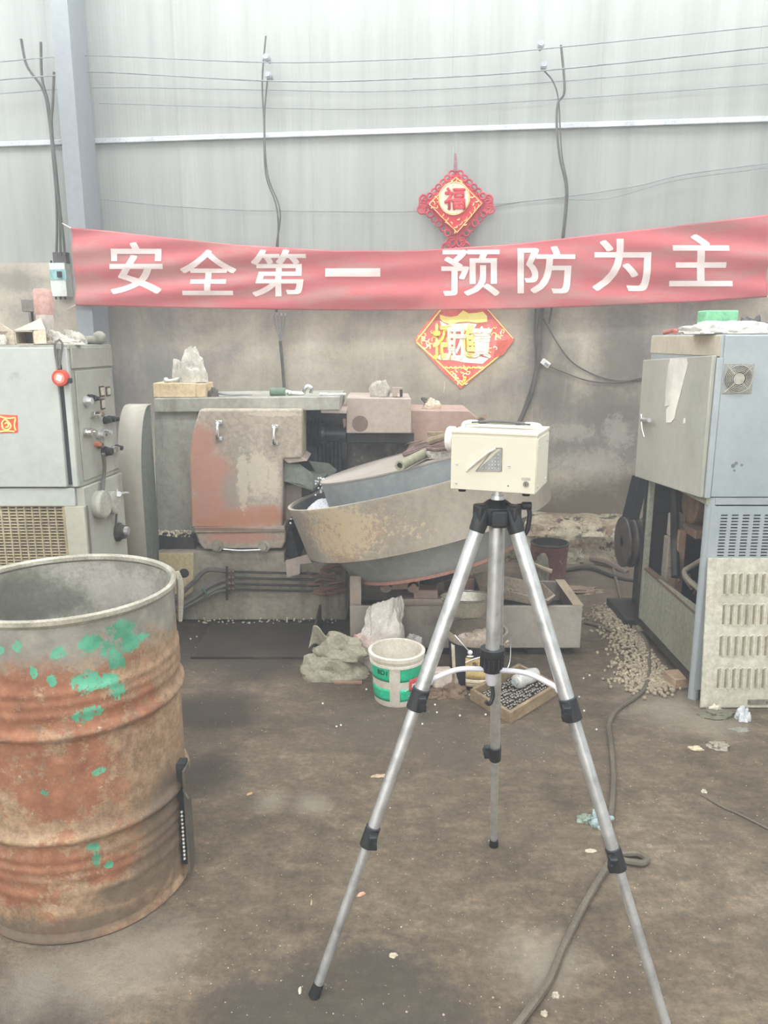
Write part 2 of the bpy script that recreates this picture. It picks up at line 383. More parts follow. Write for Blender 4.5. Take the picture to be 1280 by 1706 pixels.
# side walls, roof with translucent strips (outside the frame; the workshop door behind the camera is open)
M_shed = mat('shed_sheet', (200, 202, 200), scale=2, bump=0.0)
MB().bx(-6.3, -6.2, -4, 7.4, 0, ROOF).build('wall_left', M_shed, kind='structure', smooth=False)
MB().bx(6.2, 6.3, -4, 7.4, 0, ROOF).build('wall_right', M_shed, kind='structure', smooth=False)
MB().bx(1.6, 6.3, -4.1, -4.0, 0, ROOF).build('wall_rear_baffle', M_shed, kind='structure', smooth=False)  # unseen wall beside the door, placed to block light from the right rear
MB().bx(-6.3, 1.6, -4.1, -4.0, 4.05, ROOF).build('wall_rear_baffle', M_shed, kind='structure', smooth=False)
rm = MB()
strips = [(4.2, 5.35), (0.6, 1.8), (-2.6, -1.4)]
ys = [-4.0]
for a, b_ in sorted(strips): ys += [a, b_]
ys.append(7.4)
for k in range(0, len(ys), 2): rm.bx(-6.3, 6.3, ys[k], ys[k + 1], ROOF, ROOF + 0.08)
rm.build('ceiling', M_shed, kind='structure', smooth=False)
ME = emis('translucent_roof_panel', (0.88, 0.94, 1.0, 1), SKYLIGHT)
for k, (a, b_) in enumerate(sorted(strips)):
    MB().bx(-6.2, 6.2, a, b_, ROOF + 0.03, ROOF + 0.05).build('window_%d' % (k + 1), ME, kind='structure', smooth=False)
if HAZE:
    hm = bpy.data.materials.new('dusty_air'); hm.use_nodes = True; hm.node_tree.nodes.clear()
    ht = NT(hm); ho = ht.new('ShaderNodeOutputMaterial'); hv = ht.new('ShaderNodeVolumeScatter')
    hv.inputs['Color'].default_value = (0.97, 0.98, 1.0, 1); hv.inputs['Density'].default_value = HAZE; hv.inputs['Anisotropy'].default_value = 0.2
    ht.l.new(hv.outputs[0], ho.inputs['Volume'])
    o = MB().bx(-6.1, 6.1, -3.9, 7.0, 0.004, ROOF - 0.01).build('haze', hm, kind='structure', smooth=False)

# girt along the cladding
M_girt = mat('galvanised_girt', (196, 198, 200), (172, 174, 176), scale=6, rough=0.4, metal=0.2, bump=0.03)
def on_x(px, py, off=0):
    return onwall(px, py, off)
gz = (onwall(200, 235).z + onwall(640, 214).z + onwall(1250, 197).z) / 3
gm = MB()
gm.hexa([wp(WL, gz - 0.022, 0.0), wp(WR, gz - 0.022, 0.0), wp(WR, gz - 0.022, -0.05), wp(WL, gz - 0.022, -0.05)],
        [wp(WL, gz + 0.010, 0.0), wp(WR, gz + 0.010, 0.0), wp(WR, gz + 0.022, -0.05), wp(WL, gz + 0.022, -0.05)])
gm.build('trim_1', M_girt, kind='structure', smooth=False, bevel=0.003)
# coping at the foot of the wall
M_plinth = mat('flaking_plinth', (150, 138, 114), (96, 84, 68), (184, 174, 150), scale=3, bump=0.8, rough=0.9,
               spots=(((48, 44, 38), 10, 0.52, 0.60, 0.95, 1), ((112, 84, 66), 4, 0.5, 0.64, 0.7, .5), ((200, 194, 176), 7, 0.58, 0.66, 0.7, 1)))
pm = MB()
def plinth(u, v):
    x = -1.0 + 4.0 * u
    prof = [(0.0, 0.30), (0.10, 0.285), (0.22, 0.25), (0.27, 0.20), (0.28, 0.12), (0.29, 0.0)]
    k = v * (len(prof) - 1); i = min(int(k), len(prof) - 2); f = k - i
    off = prof[i][0] * (1 - f) + prof[i + 1][0] * f; z = prof[i][1] * (1 - f) + prof[i + 1][1] * f
    n = noise.fractal(Vector((x * 5, v * 3, 0)), 0.8, 2, 4) * 0.035 * (1 if v < 0.95 else 0.3)
    return wp(x, max(z + n * 0.5, 0), off + n)
pm.grid(plinth, 120, 16); pm.build('plinth', M_plinth, root_wall)

# steel column on the left (H section standing off the wall)
M_colm = mat('pale_steel_column', (142, 145, 146), (132, 135, 137), (152, 155, 156), fine=.08, scale=2, streak=4, rough=0.6, bump=0.03)
colr = thing('steel_column', (-2.08, 5.45, 0), 'tall pale grey steel column standing behind the left end of the banner', 'column')
cL = at(104, 250, 5.50).x; cR = at(132, 250, 5.50).x
yb = 5.50
for nm, (x0, x1, y0, y1) in {'flange': (cL, cR, yb, yb + 0.012), 'web': (cR - 0.012, cR - 0.002, yb + 0.012, yb + 0.30), }.items():
    MB().bx(x0, x1, y0, y1, 0, ROOF - 0.02).build(nm, M_colm, colr, smooth=False)
MB().bx(cL, cR, yb + 0.30, yb + 0.312, 0, ROOF - 0.02).build('flange', M_colm, colr, smooth=False)

# ------------------------------------------------------------------ wires and things on the wall
def wtube(name, pts, r, label, off=0.03, m=None, cat='cable', group=None, k=6):
    P = [onwall(x, y, off if not isinstance(off, (list, tuple)) else off[i]) for i, (x, y) in enumerate(pts)]
    t_ = MB().tube(P, r, 6, k).build(name, m or M_cable)
    return tag(t_, label, cat, group)
wtube('overhead_wire', [(-60, 108), (0, 103), (90, 95), (165, 93), (450, 104), (640, 100), (780, 93), (900, 82), (1280, 43), (1340, 36)], 0.0035, 'topmost thin grey wire strung along the upper wall', 0.10, M_wire, 'wire')
wtube('overhead_wire', [(-60, 140), (0, 133), (90, 126), (165, 120), (450, 135), (640, 133), (900, 118), (1280, 78), (1340, 70)], 0.0045, 'second thin grey wire from the top, strung along the upper wall', 0.10, M_wire, 'wire')
wtube('overhead_wire', [(-60, 160), (0, 156), (165, 146), (450, 150), (640, 152), (900, 138), (1280, 105), (1340, 98)], 0.003, 'third faint wire from the top on the upper wall', 0.03, M_wire, 'wire')
wtube('overhead_wire', [(165, 172), (450, 180), (640, 181), (920, 166), (1280, 140), (1340, 134)], 0.003, 'fourth faint wire just above the bright wall rail', 0.03, M_wire, 'wire')
wtube('wall_wire', [(160, 331), (280, 343), (400, 350), (460, 351), (640, 353), (720, 350), (820, 341), (940, 328), (1060, 310), (1140, 291), (1280, 272), (1340, 262)], 0.0035, 'thin grey wire sagging across the cladding behind the red knot ornament', 0.012, M_wire, 'wire')
wtube('wall_wire', [(820, 345), (905, 332), (1010, 331), (1130, 300), (1280, 280), (1340, 272)], 0.0025, 'faint second wire running below the sagging wire, right of the knot ornament', 0.008, M_wire, 'wire')
wtube('cable_drop', [(443, 60), (437, 135), (440, 200), (443, 290), (462, 350), (463, 430), (460, 520)], 0.006, 'dark cable dropping down the cladding above the middle of the left slogan', 0.045)
wtube('cable_drop', [(446, 130), (441, 200), (446, 290), (467, 352), (460, 420), (462, 520)], 0.006, 'second dark cable twisted beside the cable above the left slogan', 0.045)
wtube('cable_drop', [(935, 75), (941, 150), (930, 172), (928, 210), (933, 262), (943, 310), (941, 360), (933, 430), (915, 540)], 0.008, 'dark cable dropping down the cladding right of the knot ornament', 0.045)
wtube('cable_drop', [(905, 116), (922, 136), (931, 168), (934, 220), (937, 262), (946, 310), (944, 360), (936, 430)], 0.005, 'thinner cable joining the cable drop right of the knot ornament', 0.045)
for i, p in enumerate([(450, 103), (453, 132), (900, 82), (905, 116)]):
    P = onwall(p[0], p[1], 0.0); q = MB().cyl(P, P + WN * 0.11, 0.012, 0.016, 10)
    for k in range(3): q.cyl(P + WN * (0.05 + 0.02 * k), P + WN * (0.058 + 0.02 * k), 0.022, 0.022, 10)
    tag(q.build('wire_insulator', mat('dull_porcelain', (170, 172, 176), bump=0)), ['small insulator holding the topmost wire above the left slogan', 'small insulator holding the second wire above the left slogan', 'small insulator holding the topmost wire right of the knot ornament', 'small insulator holding the second wire right of the knot ornament'][i], 'insulator', 'wire insulators')
# cables by the column and the breaker
for i, pts in enumerate([[(35, 65), (45, 110), (72, 150), (82, 200), (88, 260), (94, 330), (95, 380), (94, 425)], [(68, 70), (70, 130), (80, 170), (85, 210), (91, 280), (99, 350), (100, 385), (101, 425)], [(90, 120), (88, 170), (86, 210), (93, 280), (100, 350), (105, 390), (108, 425)]]):
    wtube('breaker_cable', pts, 0.009, ['leftmost dark cable running down to the breaker left of the column', 'middle dark cable running down to the breaker left of the column', 'rightmost dark cable running down to the breaker left of the column'][i], 0.06 + 0.015 * i)
P0 = onwall(96, 466, 0.0)
br = thing('circuit_breaker', P0, 'white and pale blue circuit breaker on the wall left of the banner', 'breaker')
fr = Matrix((WT, -WN, Vector((0, 0, 1)))).transposed()
def wbox(mb, px0, py0, px1, py1, o0, o1):
    a, b_ = onwall(px0, py0, o1), onwall(px1, py1, o1); c = (a + b_) / 2 - WN * ((o1 - o0) / 2)
    return mb.box(c, (abs((b_ - a).dot(WT)), o1 - o0, abs(a.z - b_.z)), fr)
wbox(MB(), 81, 438, 112, 494, 0.0, 0.09).build('body', mat('breaker_white', (222, 224, 218), bump=0.02), br, bevel=0.004)
wbox(MB(), 82, 449, 111, 466, 0.09, 0.096).build('face_plate', mat('breaker_blue', (150, 190, 190), bump=0.02), br, bevel=0.001)
wbox(MB(), 94, 452, 101, 462, 0.096, 0.12).build('toggle', M_black, br, bevel=0.002)
wbox(MB(), 87, 420, 111, 438, 0.02, 0.07).build('cable_shroud', mat('dark_shroud', (86, 80, 78)), br, bevel=0.003)
for k in range(4):
    for yy in (437, 496):
        P = onwall(85.5 + 7.7 * k, yy, 0.05); MB().cyl(P - Vector((0, 0, 0.012)), P + Vector((0, 0, 0.012)), 0.008, n=8).build('terminal', M_dark, br)
# terminal with four wires below the banner
tm = thing('cable_breakout', onwall(467, 525, 0), 'dark cable splitting into four wire ends just below the banner', 'cable')
for k in range(4):
    MB().tube([onwall(456 + 6.5 * k, 524, 0.03), onwall(459 + 5 * k, 540, 0.03), onwall(465 + 1.5 * k, 562, 0.03), onwall(467, 572, 0.03)], 0.004, 6).build('wire_end', M_wire, tm)
    P = onwall(456 + 6.5 * k, 524, 0.03); MB().cyl(P - Vector((0, 0, .008)), P + Vector((0, 0, .010)), 0.008, n=8).build('lug', M_alu, tm)
MB().tube([onwall(467, 568, 0.03), onwall(470, 600, 0.03), onwall(473, 640, 0.03), onwall(476, 700, 0.03)], 0.011, 8).build('sheath', M_cable, tm)
wtube('thick_cable', [(905, 505), (900, 540), (898, 590), (888, 650), (872, 690), (855, 730), (850, 800)], 0.016, 'thick dark cable curving down the wall right of the gold and red poster', 0.03)
wtube('thick_cable', [(893, 505), (891, 560), (893, 610), (882, 655), (866, 700), (850, 745)], 0.007, 'thin cable beside the thick cable right of the gold and red poster', 0.02)
wtube('socket_wire', [(905, 530), (925, 565), (950, 600), (985, 622), (1020, 633), (1060, 634), (1100, 626)], 0.005, 'upper wire swooping from the banner to the grey cabinet door', 0.02)
wtube('socket_wire', [(912, 609), (940, 620), (975, 633), (1015, 638), (1050, 634), (1100, 622)], 0.005, 'lower wire running from the white socket to the grey cabinet door', 0.03)
sk = thing('cable_socket', onwall(909, 605, 0.0), 'small white socket block hanging on the wall right of the poster', 'socket')
MB().box(onwall(909, 605, 0.03), (0.065, 0.035, 0.04), fr @ Matrix.Rotation(R(35), 3, 'Y')).build('socket_body', M_whitepl, sk, bevel=0.004)
MB().box(onwall(911, 607, 0.05), (0.03, 0.01, 0.018), fr @ Matrix.Rotation(R(35), 3, 'Y')).build('socket_insert', mat('grey_insert', (150, 150, 148)), sk, bevel=0.002)

# ------------------------------------------------------------------ banner
BOFF = 0.20
topx = [(118, 379), (180, 384), (250, 393), (400, 408), (560, 418), (700, 417), (860, 406), (1000, 390), (1160, 372), (1282, 357)]
botx = [(127, 509), (180, 510), (260, 512), (400, 515), (560, 517), (700, 517), (860, 515), (1000, 510), (1160, 503), (1278, 495)]
def interp(l, x):
    for (a, b_), (c, d) in zip(l, l[1:]):
        if x <= c: return b_ + (d - b_) * (x - a) / (c - a)
    return l[-1][1]
def fold(a, z):
    # soft diagonal folds that fan from the tied corners, in metres towards the room
    f = 0.010 * math.sin(z * 38 - a * 3.2) * math.exp(-abs(a + 2.0) * 0.6)
    f += 0.012 * math.sin(z * 34 + a * 4.5) * math.exp(-abs(a - 2.3) * 0.6)
    f += 0.006 * math.sin(z * 22 + 0.7 * math.sin(a * 1.3)) + 0.010 * noise.noise(Vector((a * 1.1, z * 5, 2)))
    return f
def bpt(px, py, extra=0.0):
    P = onwall(px, py, 0.40 - 0.24 * (px - 118) / 1164); return P + WN * (fold(P.dot(WT), P.z) + extra)
def banner_fn(u, v):
    if True:
        xt = 118 + (1282 - 118) * u; xb = 127 + (1278 - 127) * u
        yt, yb_ = interp(topx, xt), interp(botx, xb)
        return bpt(xt * v + xb * (1 - v), yt * v + yb_ * (1 - v))
M_red = mat('banner_cloth', (190, 98, 100), (178, 90, 92), (198, 106, 108), scale=1.4, rough=0.75, bump=0.05, fine=0.03, spots=(((172, 134, 124), 1.8, 0.44, 0.62, 0.6, 0.22),))
M_ink = mat('banner_lettering', (232, 214, 206), (214, 190, 184), (238, 224, 218), scale=3, rough=0.6, bump=0.02, fine=0.03)
bn = thing('slogan_banner', onwall(700, 460, BOFF), 'long red cloth banner with eight pale characters hung across the wall', 'banner')
MB().grid(banner_fn, 220, 40).build('cloth', M_red, bn, solid=0.003, ang=80)
for ch, x0, y0, x1, y1 in [('安', 185, 405, 271, 489), ('全', 302, 417, 392, 491), ('第', 420, 417, 509, 493), ('一', 542, 447, 634, 461), ('预', 737, 417, 831, 492), ('防', 864, 411, 957, 488), ('为', 989, 399, 1084, 484), ('主', 1117, 391, 1219, 476)]:
    vs_, fs_ = glyph(ch, 0.0, 16)
    vs_, fs_ = (vs_, fs_) if ch == '一' else bold(vs_, fs_, 0.016, 0.012)
    q = MB(); q.add([bpt(x0 + p.x * (x1 - x0), y1 + p.y * (y0 - y1) + (-(p.x - .5) * (4 if x0 < 700 else -0) ) * 0, 0.0045) for p in vs_], fs_)
    q.build('character', M_ink, bn, ang=80)
# tie cords of the banner
for a, c in (((118, 380), (104, 372)), ((127, 508), (112, 516)), ((1281, 358), (1310, 352)), ((1278, 494), (1308, 500))):
    MB().tube([bpt(*a), onwall(c[0], c[1], 0.16)], 0.004, 6).build('tie_cord', M_ink, bn)

# ------------------------------------------------------------------ knot ornament (top of the wall, centre)
M_knot = mat('red_knot_cord', (186, 72, 82), (160, 62, 72), (205, 95, 100), scale=20, rough=0.8, bump=0.1)
M_knotp = mat('red_velvet', (205, 62, 72), (190, 55, 66), (215, 85, 90), scale=12, rough=0.8, bump=0.05)
M_gold = mat('gold_foil', (232, 196, 120), (214, 160, 92), (245, 225, 160), scale=14, rough=0.35, metal=0.5, bump=0.03)
M_creamp = mat('cream_disc', (222, 208, 184), bump=0.02)
kn = thing('knot_ornament', onwall(760, 345, 0.02), 'red diamond knot ornament with a cream disc hanging above the banner', 'wall decoration')
KO = 0.05
kc, kr = (760, 339), 45.0
D = [(760, 292), (806, 339), (762, 391), (712, 340)]
def wprism(mb, pts, o0, o1): return mb.prism([onwall(x, y, o0) for x, y in pts], WN * (o1 - o0))
wprism(MB(), D, KO, KO + 0.02).build('panel', M_knotp, kn, bevel=0.003)
wprism(MB(), [(760, 284), (815, 339), (762, 400), (704, 340)], KO - 0.012, KO).build('backing', M_knot, kn, bevel=0.006)
for i in range(4):
    a, b_ = D[i], D[(i + 1) % 4]; f = lambda p, k=0.93: (760 + (p[0] - 760) * k, 340 + (p[1] - 340) * k)
    MB().tube([onwall(*f(a), KO + 0.022), onwall(*f(b_), KO + 0.022)], 0.0028, 6).build('gold_edge', M_gold, kn)
c0 = onwall(757, 331, KO + 0.02)
MB().cyl(c0, c0 + WN * 0.008, 0.098, n=40).build('disc', M_creamp, kn, bevel=0.002)
def wtor(mb, px, py, rx, r, off, n=20):
    c = onwall(px, py, off); mb.tube([c + WT * (rx * math.cos(6.28318 * i / n)) + Vector((0, 0, rx * math.sin(6.28318 * i / n))) for i in range(n + 1)], r, 6, 1, False); return mb
wtor(MB(), 757, 331, 0.102, 0.004, KO + 0.026, 36).build('disc_rim', M_gold, kn)
def wglyph(ch, x0, y0, x1, y1, off, thick, name, m, par, sol=0.004):
    vs_, fs_ = glyph(ch, 0, 1); q = MB()
    for k, (dx, dy) in enumerate(((0, 0), (thick, 0), (-thick, 0), (0, thick), (0, -thick))): q.add([onwall(x0 + (p.x + dx) * (x1 - x0), y1 + (p.y + dy) * (y0 - y1), off + .0002 * k) for p in vs_], fs_)
    return q.build(name, m, par, solid=sol)
wglyph('福', 741, 313, 775, 349, KO + 0.032, 0.03, 'character', M_knotp, kn)
random.seed(3)
for i, (x, y) in enumerate([(727, 330), (723, 338), (728, 345), (722, 347), (730, 338), (787, 328), (795, 335), (788, 340), (796, 344), (790, 348), (738, 358), (745, 365), (752, 372), (760, 378), (768, 372), (776, 365), (784, 357), (757, 385), (764, 365), (744, 372), (775, 374), (760, 300), (752, 303), (768, 303)]):
    a = random.uniform(0, 3.1); L = random.uniform(2.2, 4.5)
    pts = [(x - L * math.cos(a), y - L * math.sin(a)), (x + 1.6 * math.sin(a), y - 1.6 * math.cos(a)), (x + L * math.cos(a), y + L * math.sin(a))]
    MB().tube([onwall(px, py, KO + 0.022) for px, py in pts], 0.004, 5, 4).build('gold_motif', M_gold, kn)
for (a, b_) in (((757, 286), (706, 338)), ((763, 286), (816, 338)), ((706, 345), (757, 400)), ((816, 345), (767, 400))):
    for k in range(7):
        f = (k + 0.5) / 7; px = a[0] + (b_[0] - a[0]) * f; py = a[1] + (b_[1] - a[1]) * f
        wtor(MB(), px, py, 0.020, 0.007, KO - 0.002 + 0.006 * (k % 2), 14).build('cord_loop', M_knot, kn)
for px in (706, 814): 
    for k, (dx, dy) in enumerate(((0, 0), (3, 9), (-3, 9), (0, -8))): wtor(MB(), px + dx, 340 + dy, 0.026, 0.009, KO - 0.004, 14).build('cord_loop', M_knot, kn)
MB().tube([onwall(758, 222, .05), onwall(758, 255, .05), onwall(759, 284, .05)], 0.003, 6).build('hanging_cord', M_wire, kn)
MB().tube([onwall(759, 256, .05), onwall(759, 286, .05)], lambda t: 0.007 + 0.006 * t, 8, 4).build('top_knot', mat('dull_cord', (150, 110, 112)), kn)
for k, (px, py, r) in enumerate([(752, 404, .03), (768, 404, .03), (745, 412, .03), (775, 412, .03), (760, 410, .045), (760, 425, .045)]):
    wtor(MB(), px, py, r, 0.010, 0.045, 16).build('lower_knot', M_knot, kn)

# ------------------------------------------------------------------ gold and red poster
M_prd = mat('poster_red', (222, 96, 86), (200, 74, 64), (232, 130, 118), scale=6, rough=0.35, bump=0.02, spec=0.6)
M_pgold = mat('poster_gold_foil', (255, 236, 110), (252, 224, 60), (255, 246, 180), scale=5, rough=0.3, metal=0.0, bump=0.02, spec=0.9)
M_pwhite = mat('poster_pale_foil', (255, 244, 222), (255, 232, 214), (255, 252, 240), scale=6, rough=0.3, metal=0.0, bump=0.02, spec=0.9)
ps = thing('fortune_poster', onwall(772, 580, 0), 'diamond red paper poster with shiny gold characters under the banner', 'poster')
dia = [(690, 567), (707, 542), (735, 510), (810, 510), (858, 565), (838, 590), (768, 648), (735, 617)]
wprism(MB(), dia, 0.012, 0.016).build('sheet', M_prd, ps)
MB().prism([onwall(828, 568, 0.017), onwall(858, 564, 0.045), onwall(838, 592, 0.035), onwall(822, 596, 0.017)], WN * 0.002).build('curled_corner', mat('poster_back', (196, 92, 76)), ps)
def pline(pts, r, m=M_pgold, nm='gold_line'): return MB().tube([onwall(x, y, 0.019) for x, y in pts], r, 5, 4).build(nm, m, ps)
pline([(694, 568), (735, 516)], .006); pline([(694, 570), (733, 606), (770, 642)], .006); pline([(855, 566), (835, 590), (770, 642)], .005); pline([(812, 515), (855, 564)], .004)
# ingot
def pshape(pts, nm, m, o=0.019): return wprism(MB(), pts, o, o + 0.004).build(nm, m, ps, smooth=False)
pshape([(733, 524), (742, 527), (752, 528), (762, 526), (772, 517), (781, 522), (796, 521), (805, 519), (812, 527), (812, 536), (796, 538), (780, 536), (764, 537), (752, 541), (740, 537), (733, 531)], 'gold_ingot', M_pgold)
pshape([(733, 534), (745, 541), (765, 539), (780, 538), (795, 540), (790, 548), (770, 552), (748, 553), (736, 546)], 'ingot_base', M_pwhite, 0.021)
pshape([(726, 596), (735, 590), (752, 592), (775, 592), (800, 594), (815, 597), (804, 606), (775, 604), (755, 600), (735, 600)], 'bowl', M_pwhite)
wglyph('招', 722, 541, 752, 598, .024, .035, 'character', M_pgold, ps); wglyph('財', 745, 545, 776, 598, .027, .035, 'character', M_pwhite, ps)
wglyph('進', 768, 541, 796, 596, .024, .035, 'character', M_pgold, ps); wglyph('寶', 788, 545, 818, 596, .027, .035, 'character', M_pwhite, ps)
random.seed(11)
for i in range(46):
    # scroll work around the edge
    sd = random.random()
    if i < 16: x = random.uniform(700, 727); y = 567 + random.uniform(-1, 1) * (x - 694) * 0.72
    elif i < 28: x = random.uniform(815, 838); y = 562 + random.uniform(-1, 1) * (855 - x) * 0.7
    else: x = random.uniform(738, 800); y = random.uniform(610, 640); 
    if i >= 28 and abs(x - 769) > (646 - y) * 0.95: x = 769 + (x - 769) * 0.4
    r = random.uniform(2.5, 5.5); a = random.uniform(0, 6.28)
    pline([(x + r * math.cos(a + k * 0.9) * (1 - k * .12), y + r * math.sin(a + k * 0.9) * (1 - k * .12)) for k in range(5)], .0042, random.choice([M_pgold, M_pwhite]), 'scroll_motif')
for i in range(9): pline([(741 + 7.5 * i, 614), (744 + 7.5 * i, 611.5), (747 + 7.5 * i, 614)], .006, M_pgold, 'cloud_motif')
tag(MB().tube([onwall(741, 636, 0.008), onwall(741, 646, 0.008), onwall(740, 655, 0.008)], 0.006, 6).build('paint_drip', mat('paint_drip', (205, 195, 180))), 'short pale drip on the wall left of the poster tip', 'drip')

# ------------------------------------------------------------------ left electrical cabinet
M_cabf = mat('cabinet_pale_enamel', (176, 179, 171), (160, 163, 154), (186, 189, 182), fine=.08, scale=1.8, rough=0.5, bump=0.04, spots=(((120, 120, 112), 6, 0.60, 0.72, 0.5, 1), ((150, 148, 138), 3, 0.55, 0.75, 0.4, 2)))
M_cabs = mat('cabinet_side_enamel', (158, 157, 145), (136, 134, 123), (170, 168, 156), fine=.08, scale=2.2, streak=3, rough=0.55, bump=0.08, spots=(((104, 92, 80), 3.5, 0.56, 0.74, 0.6, 3), ((80, 76, 70), 8, 0.62, 0.74, 0.5, 1)))
M_cabb = mat('lower_cabinet_enamel', (172, 168, 151), (152, 146, 128), (184, 180, 163), fine=.08, scale=3, rough=0.55, bump=0.08, spots=(((146, 118, 88), 4, 0.55, 0.75, 0.55, 2), ((80, 76, 68), 10, 0.64, 0.74, 0.5, 1)))
M_gap = mat('dark_gap', (48, 50, 50), bump=0)
M_grille = mat('ochre_grille', (168, 156, 128), (144, 130, 104), (182, 170, 142), scale=4, rough=0.6, bump=0.06)
CY = 3.0
cfr = at(113, 577, CY).x                 # x of the front right edge
cab = thing('control_cabinet', (-1.75, 3.2, 0), 'tall pale green-grey control cabinet behind the rusty drum, gauges on its side', 'cabinet')
th = R(-4.5)
CB = Vector((cfr, CY, 0)); ca = Vector((math.cos(th), math.sin(th), 0)).normalized()
ex = Vector((1, 0, 0)); ey = Vector((math.sin(R(5.5)), math.cos(R(5.5)), 0))
def cpnt(x, y, z): return CB + ex * x + ey * y + Vector((0, 0, z))
def cbox(mb, x0, x1, y0, y1, z0, z1):
    return mb.hexa([cpnt(x0, y0, z0), cpnt(x1, y0, z0), cpnt(x1, y1, z0), cpnt(x0, y1, z0)], [cpnt(x0, y0, z1), cpnt(x1, y0, z1), cpnt(x1, y1, z1), cpnt(x0, y1, z1)])
zt = at(50, 577, CY).z; zm = at(50, 812, CY).z
CD = 0.36
cbox(MB(), -0.95, 0, 0.0, CD, zm, zt).build('upper_body', M_cabs, cab, bevel=0.004)
cbox(MB(), -0.955, 0.004, -0.006, CD + 0.005, zt - 0.012, zt + 0.004).build('top_plate', M_cabs, cab, bevel=0.002)
xg = at(104, 620, CY).x - cfr
cbox(MB(), -0.95, xg - 0.012, -0.02, 0.0, zm + 0.004, zt - 0.004).build('door', M_cabf, cab, bevel=0.004)
cbox(MB(), xg - 0.012, xg + 0.006, -0.006, 0.001, zm + 0.012, zt - 0.07).build('door_gap', M_gap, cab, smooth=False)
cbox(MB(), xg + 0.006, 0.0, -0.014, 0.0, zm + 0.004, zt - 0.004).build('frame_post', M_cabf, cab, bevel=0.003)
# side panels with a lid band
cbox(MB(), 0.0, 0.006, 0.03, CD - 0.01, zm + 0.02, zt - 0.095).build('side_panel', M_cabs, cab, bevel=0.002)
cbox(MB(), 0.0, 0.008, 0.01, CD, zt - 0.085, zt - 0.004).build('side_header', M_cabs, cab, bevel=0.002)
# lower body
cbox(MB(), -0.95, -0.02, 0.03, CD, 0.05, zm - 0.002).build('lower_body', M_cabb, cab, bevel=0.004)
cbox(MB(), -0.02, 0.012, 0.0, CD, 0.0, zm - 0.002).build('lower_side', M_cabs, cab, bevel=0.004)
cbox(MB(), -0.95, -0.02, -0.01, 0.03, zm - 0.075, zm - 0.002).build('lower_rail', M_cabf, cab, bevel=0.003)
cbox(MB(), -0.145 + 0.08, 0.012, -0.012, 0.03, 0.0, zm - 0.075).build('corner_post', M_cabb, cab, bevel=0.003)
gx1 = -0.145 + 0.08 + 0.002; gzt = at(50, 841, CY).z
cbox(MB(), gx1 - 0.012, gx1 + 0.0, -0.004, 0.03, 0.0, zm - 0.075).build('grille_stile', M_grille, cab, bevel=0.002)
gb = MB(); x = gx1 - 0.012
while x > -0.95: cbox(gb, x - 0.006, x, 0.0, 0.012, 0.05, gzt); x -= 0.031
gs = MB(); z = gzt - 0.003
while z > 0.06: cbox(gs, -0.95, gx1 - 0.012, 0.002, 0.010, z - 0.0062, z); z -= 0.0125
gb.build('grille_bar', M_grille, cab, smooth=False, kind='stuff'); gs.build('grille_slat', M_grille, cab, smooth=False, kind='stuff')
cbox(MB(), -0.95, gx1 - 0.012, 0.024, 0.030, 0.05, gzt).build('grille_backing', mat('grille_shadow', (88, 78, 62), bump=0), cab, smooth=False)
cbox(MB(), -0.95, gx1, -0.006, 0.02, gzt, zm - 0.075).build('grille_header', M_cabb, cab, bevel=0.002)
# fittings on the side: place by pixel on the slanted side plane
sn = Vector((ey.y, -ey.x, 0))      # outward normal (towards +x)
def onside(px, py, off=0.0):
    d = ray(px, py); o = CB + sn * off; t = (o - EYE).dot(sn) / d.dot(sn); return EYE + d * t
def sknob(px, py, r, L, m, nm='knob'):
    P = onside(px, py, 0.006); q = MB(); q.cyl(P, P + sn * L * 0.4, r * 1.25, r * 1.2, 12); q.cyl(P + sn * L * 0.4, P + sn * L, r, r * 0.85, 12); return q.build(nm, m, cab)
for (px, py, w_, h_) in ((169, 652, .030, .032), (179.5, 652, .026, .028), (170.5, 673, .026, .032)):
    P = onside(px, py, 0.006)
    rm3 = Matrix((ey, sn, Vector((0, 0, 1)))).transposed()
    g_ = MB().box(P, (w_ + .012, .008, h_ + .012), rm3).build('meter_frame', mat('brown_bezel', (70, 52, 44)), cab, bevel=.001)
    MB().box(P + sn * .003, (w_, .006, h_), rm3).build('meter_face', mat('meter_face', (178, 172, 156), bump=0), g_)
for (px, py, r, L, k) in [(142, 668, .016, .03, 0), (147, 662, .010, .02, 1), (152, 662, .010, .02, 1), (158, 664, .009, .02, 1), (154, 691, .011, .035, 2), (163, 690, .011, .025, 3), (174, 700, .013, .03, 1), (181, 698, .012, .03, 1), (187, 698, .011, .03, 1),
                          (141, 720, .014, .03, 2), (149, 720, .014, .03, 2), (162, 724, .014, .03, 0), (169, 722, .011, .03, 2), (175, 720, .011, .03, 0), (159, 740, .010, .02, 4), (164, 742, .012, .02, 3), (172, 752, .018, .04, 1), (180, 750, .012, .03, 2), (187, 748, .013, .03, 2), (193, 746, .012, .03, 1)]:
    sknob(px, py, r, L, [M_alu, M_black, M_chrome, mat('bronze_knob', (120, 96, 80)), mat('orange_knob', (190, 110, 80))][k])
for (px, py, r) in ((159, 840, .058), (177, 837, .050)):
    P = onside(px, py, 0.006); q = MB(); q.cyl(P, P + sn * .03, r * .92, r, 28); q.cyl(P + sn * .03, P + sn * .045, r, r * .95, 28)
    g_ = q.build('dial', M_cabs, cab); MB().cyl(P + sn * .045, P + sn * .047, r * .85, n=28).build('dial_face', mat('dial_face', (168, 164, 150), bump=0), g_)
P = onside(161, 840, .006)
MB().tube([onside(172, 756, .04), onside(174, 775, .03), onside(173, 795, .025), onside(171, 815, .03), onside(168, 835, .045)], 0.008, 8).build('pipe', M_cable, cab)
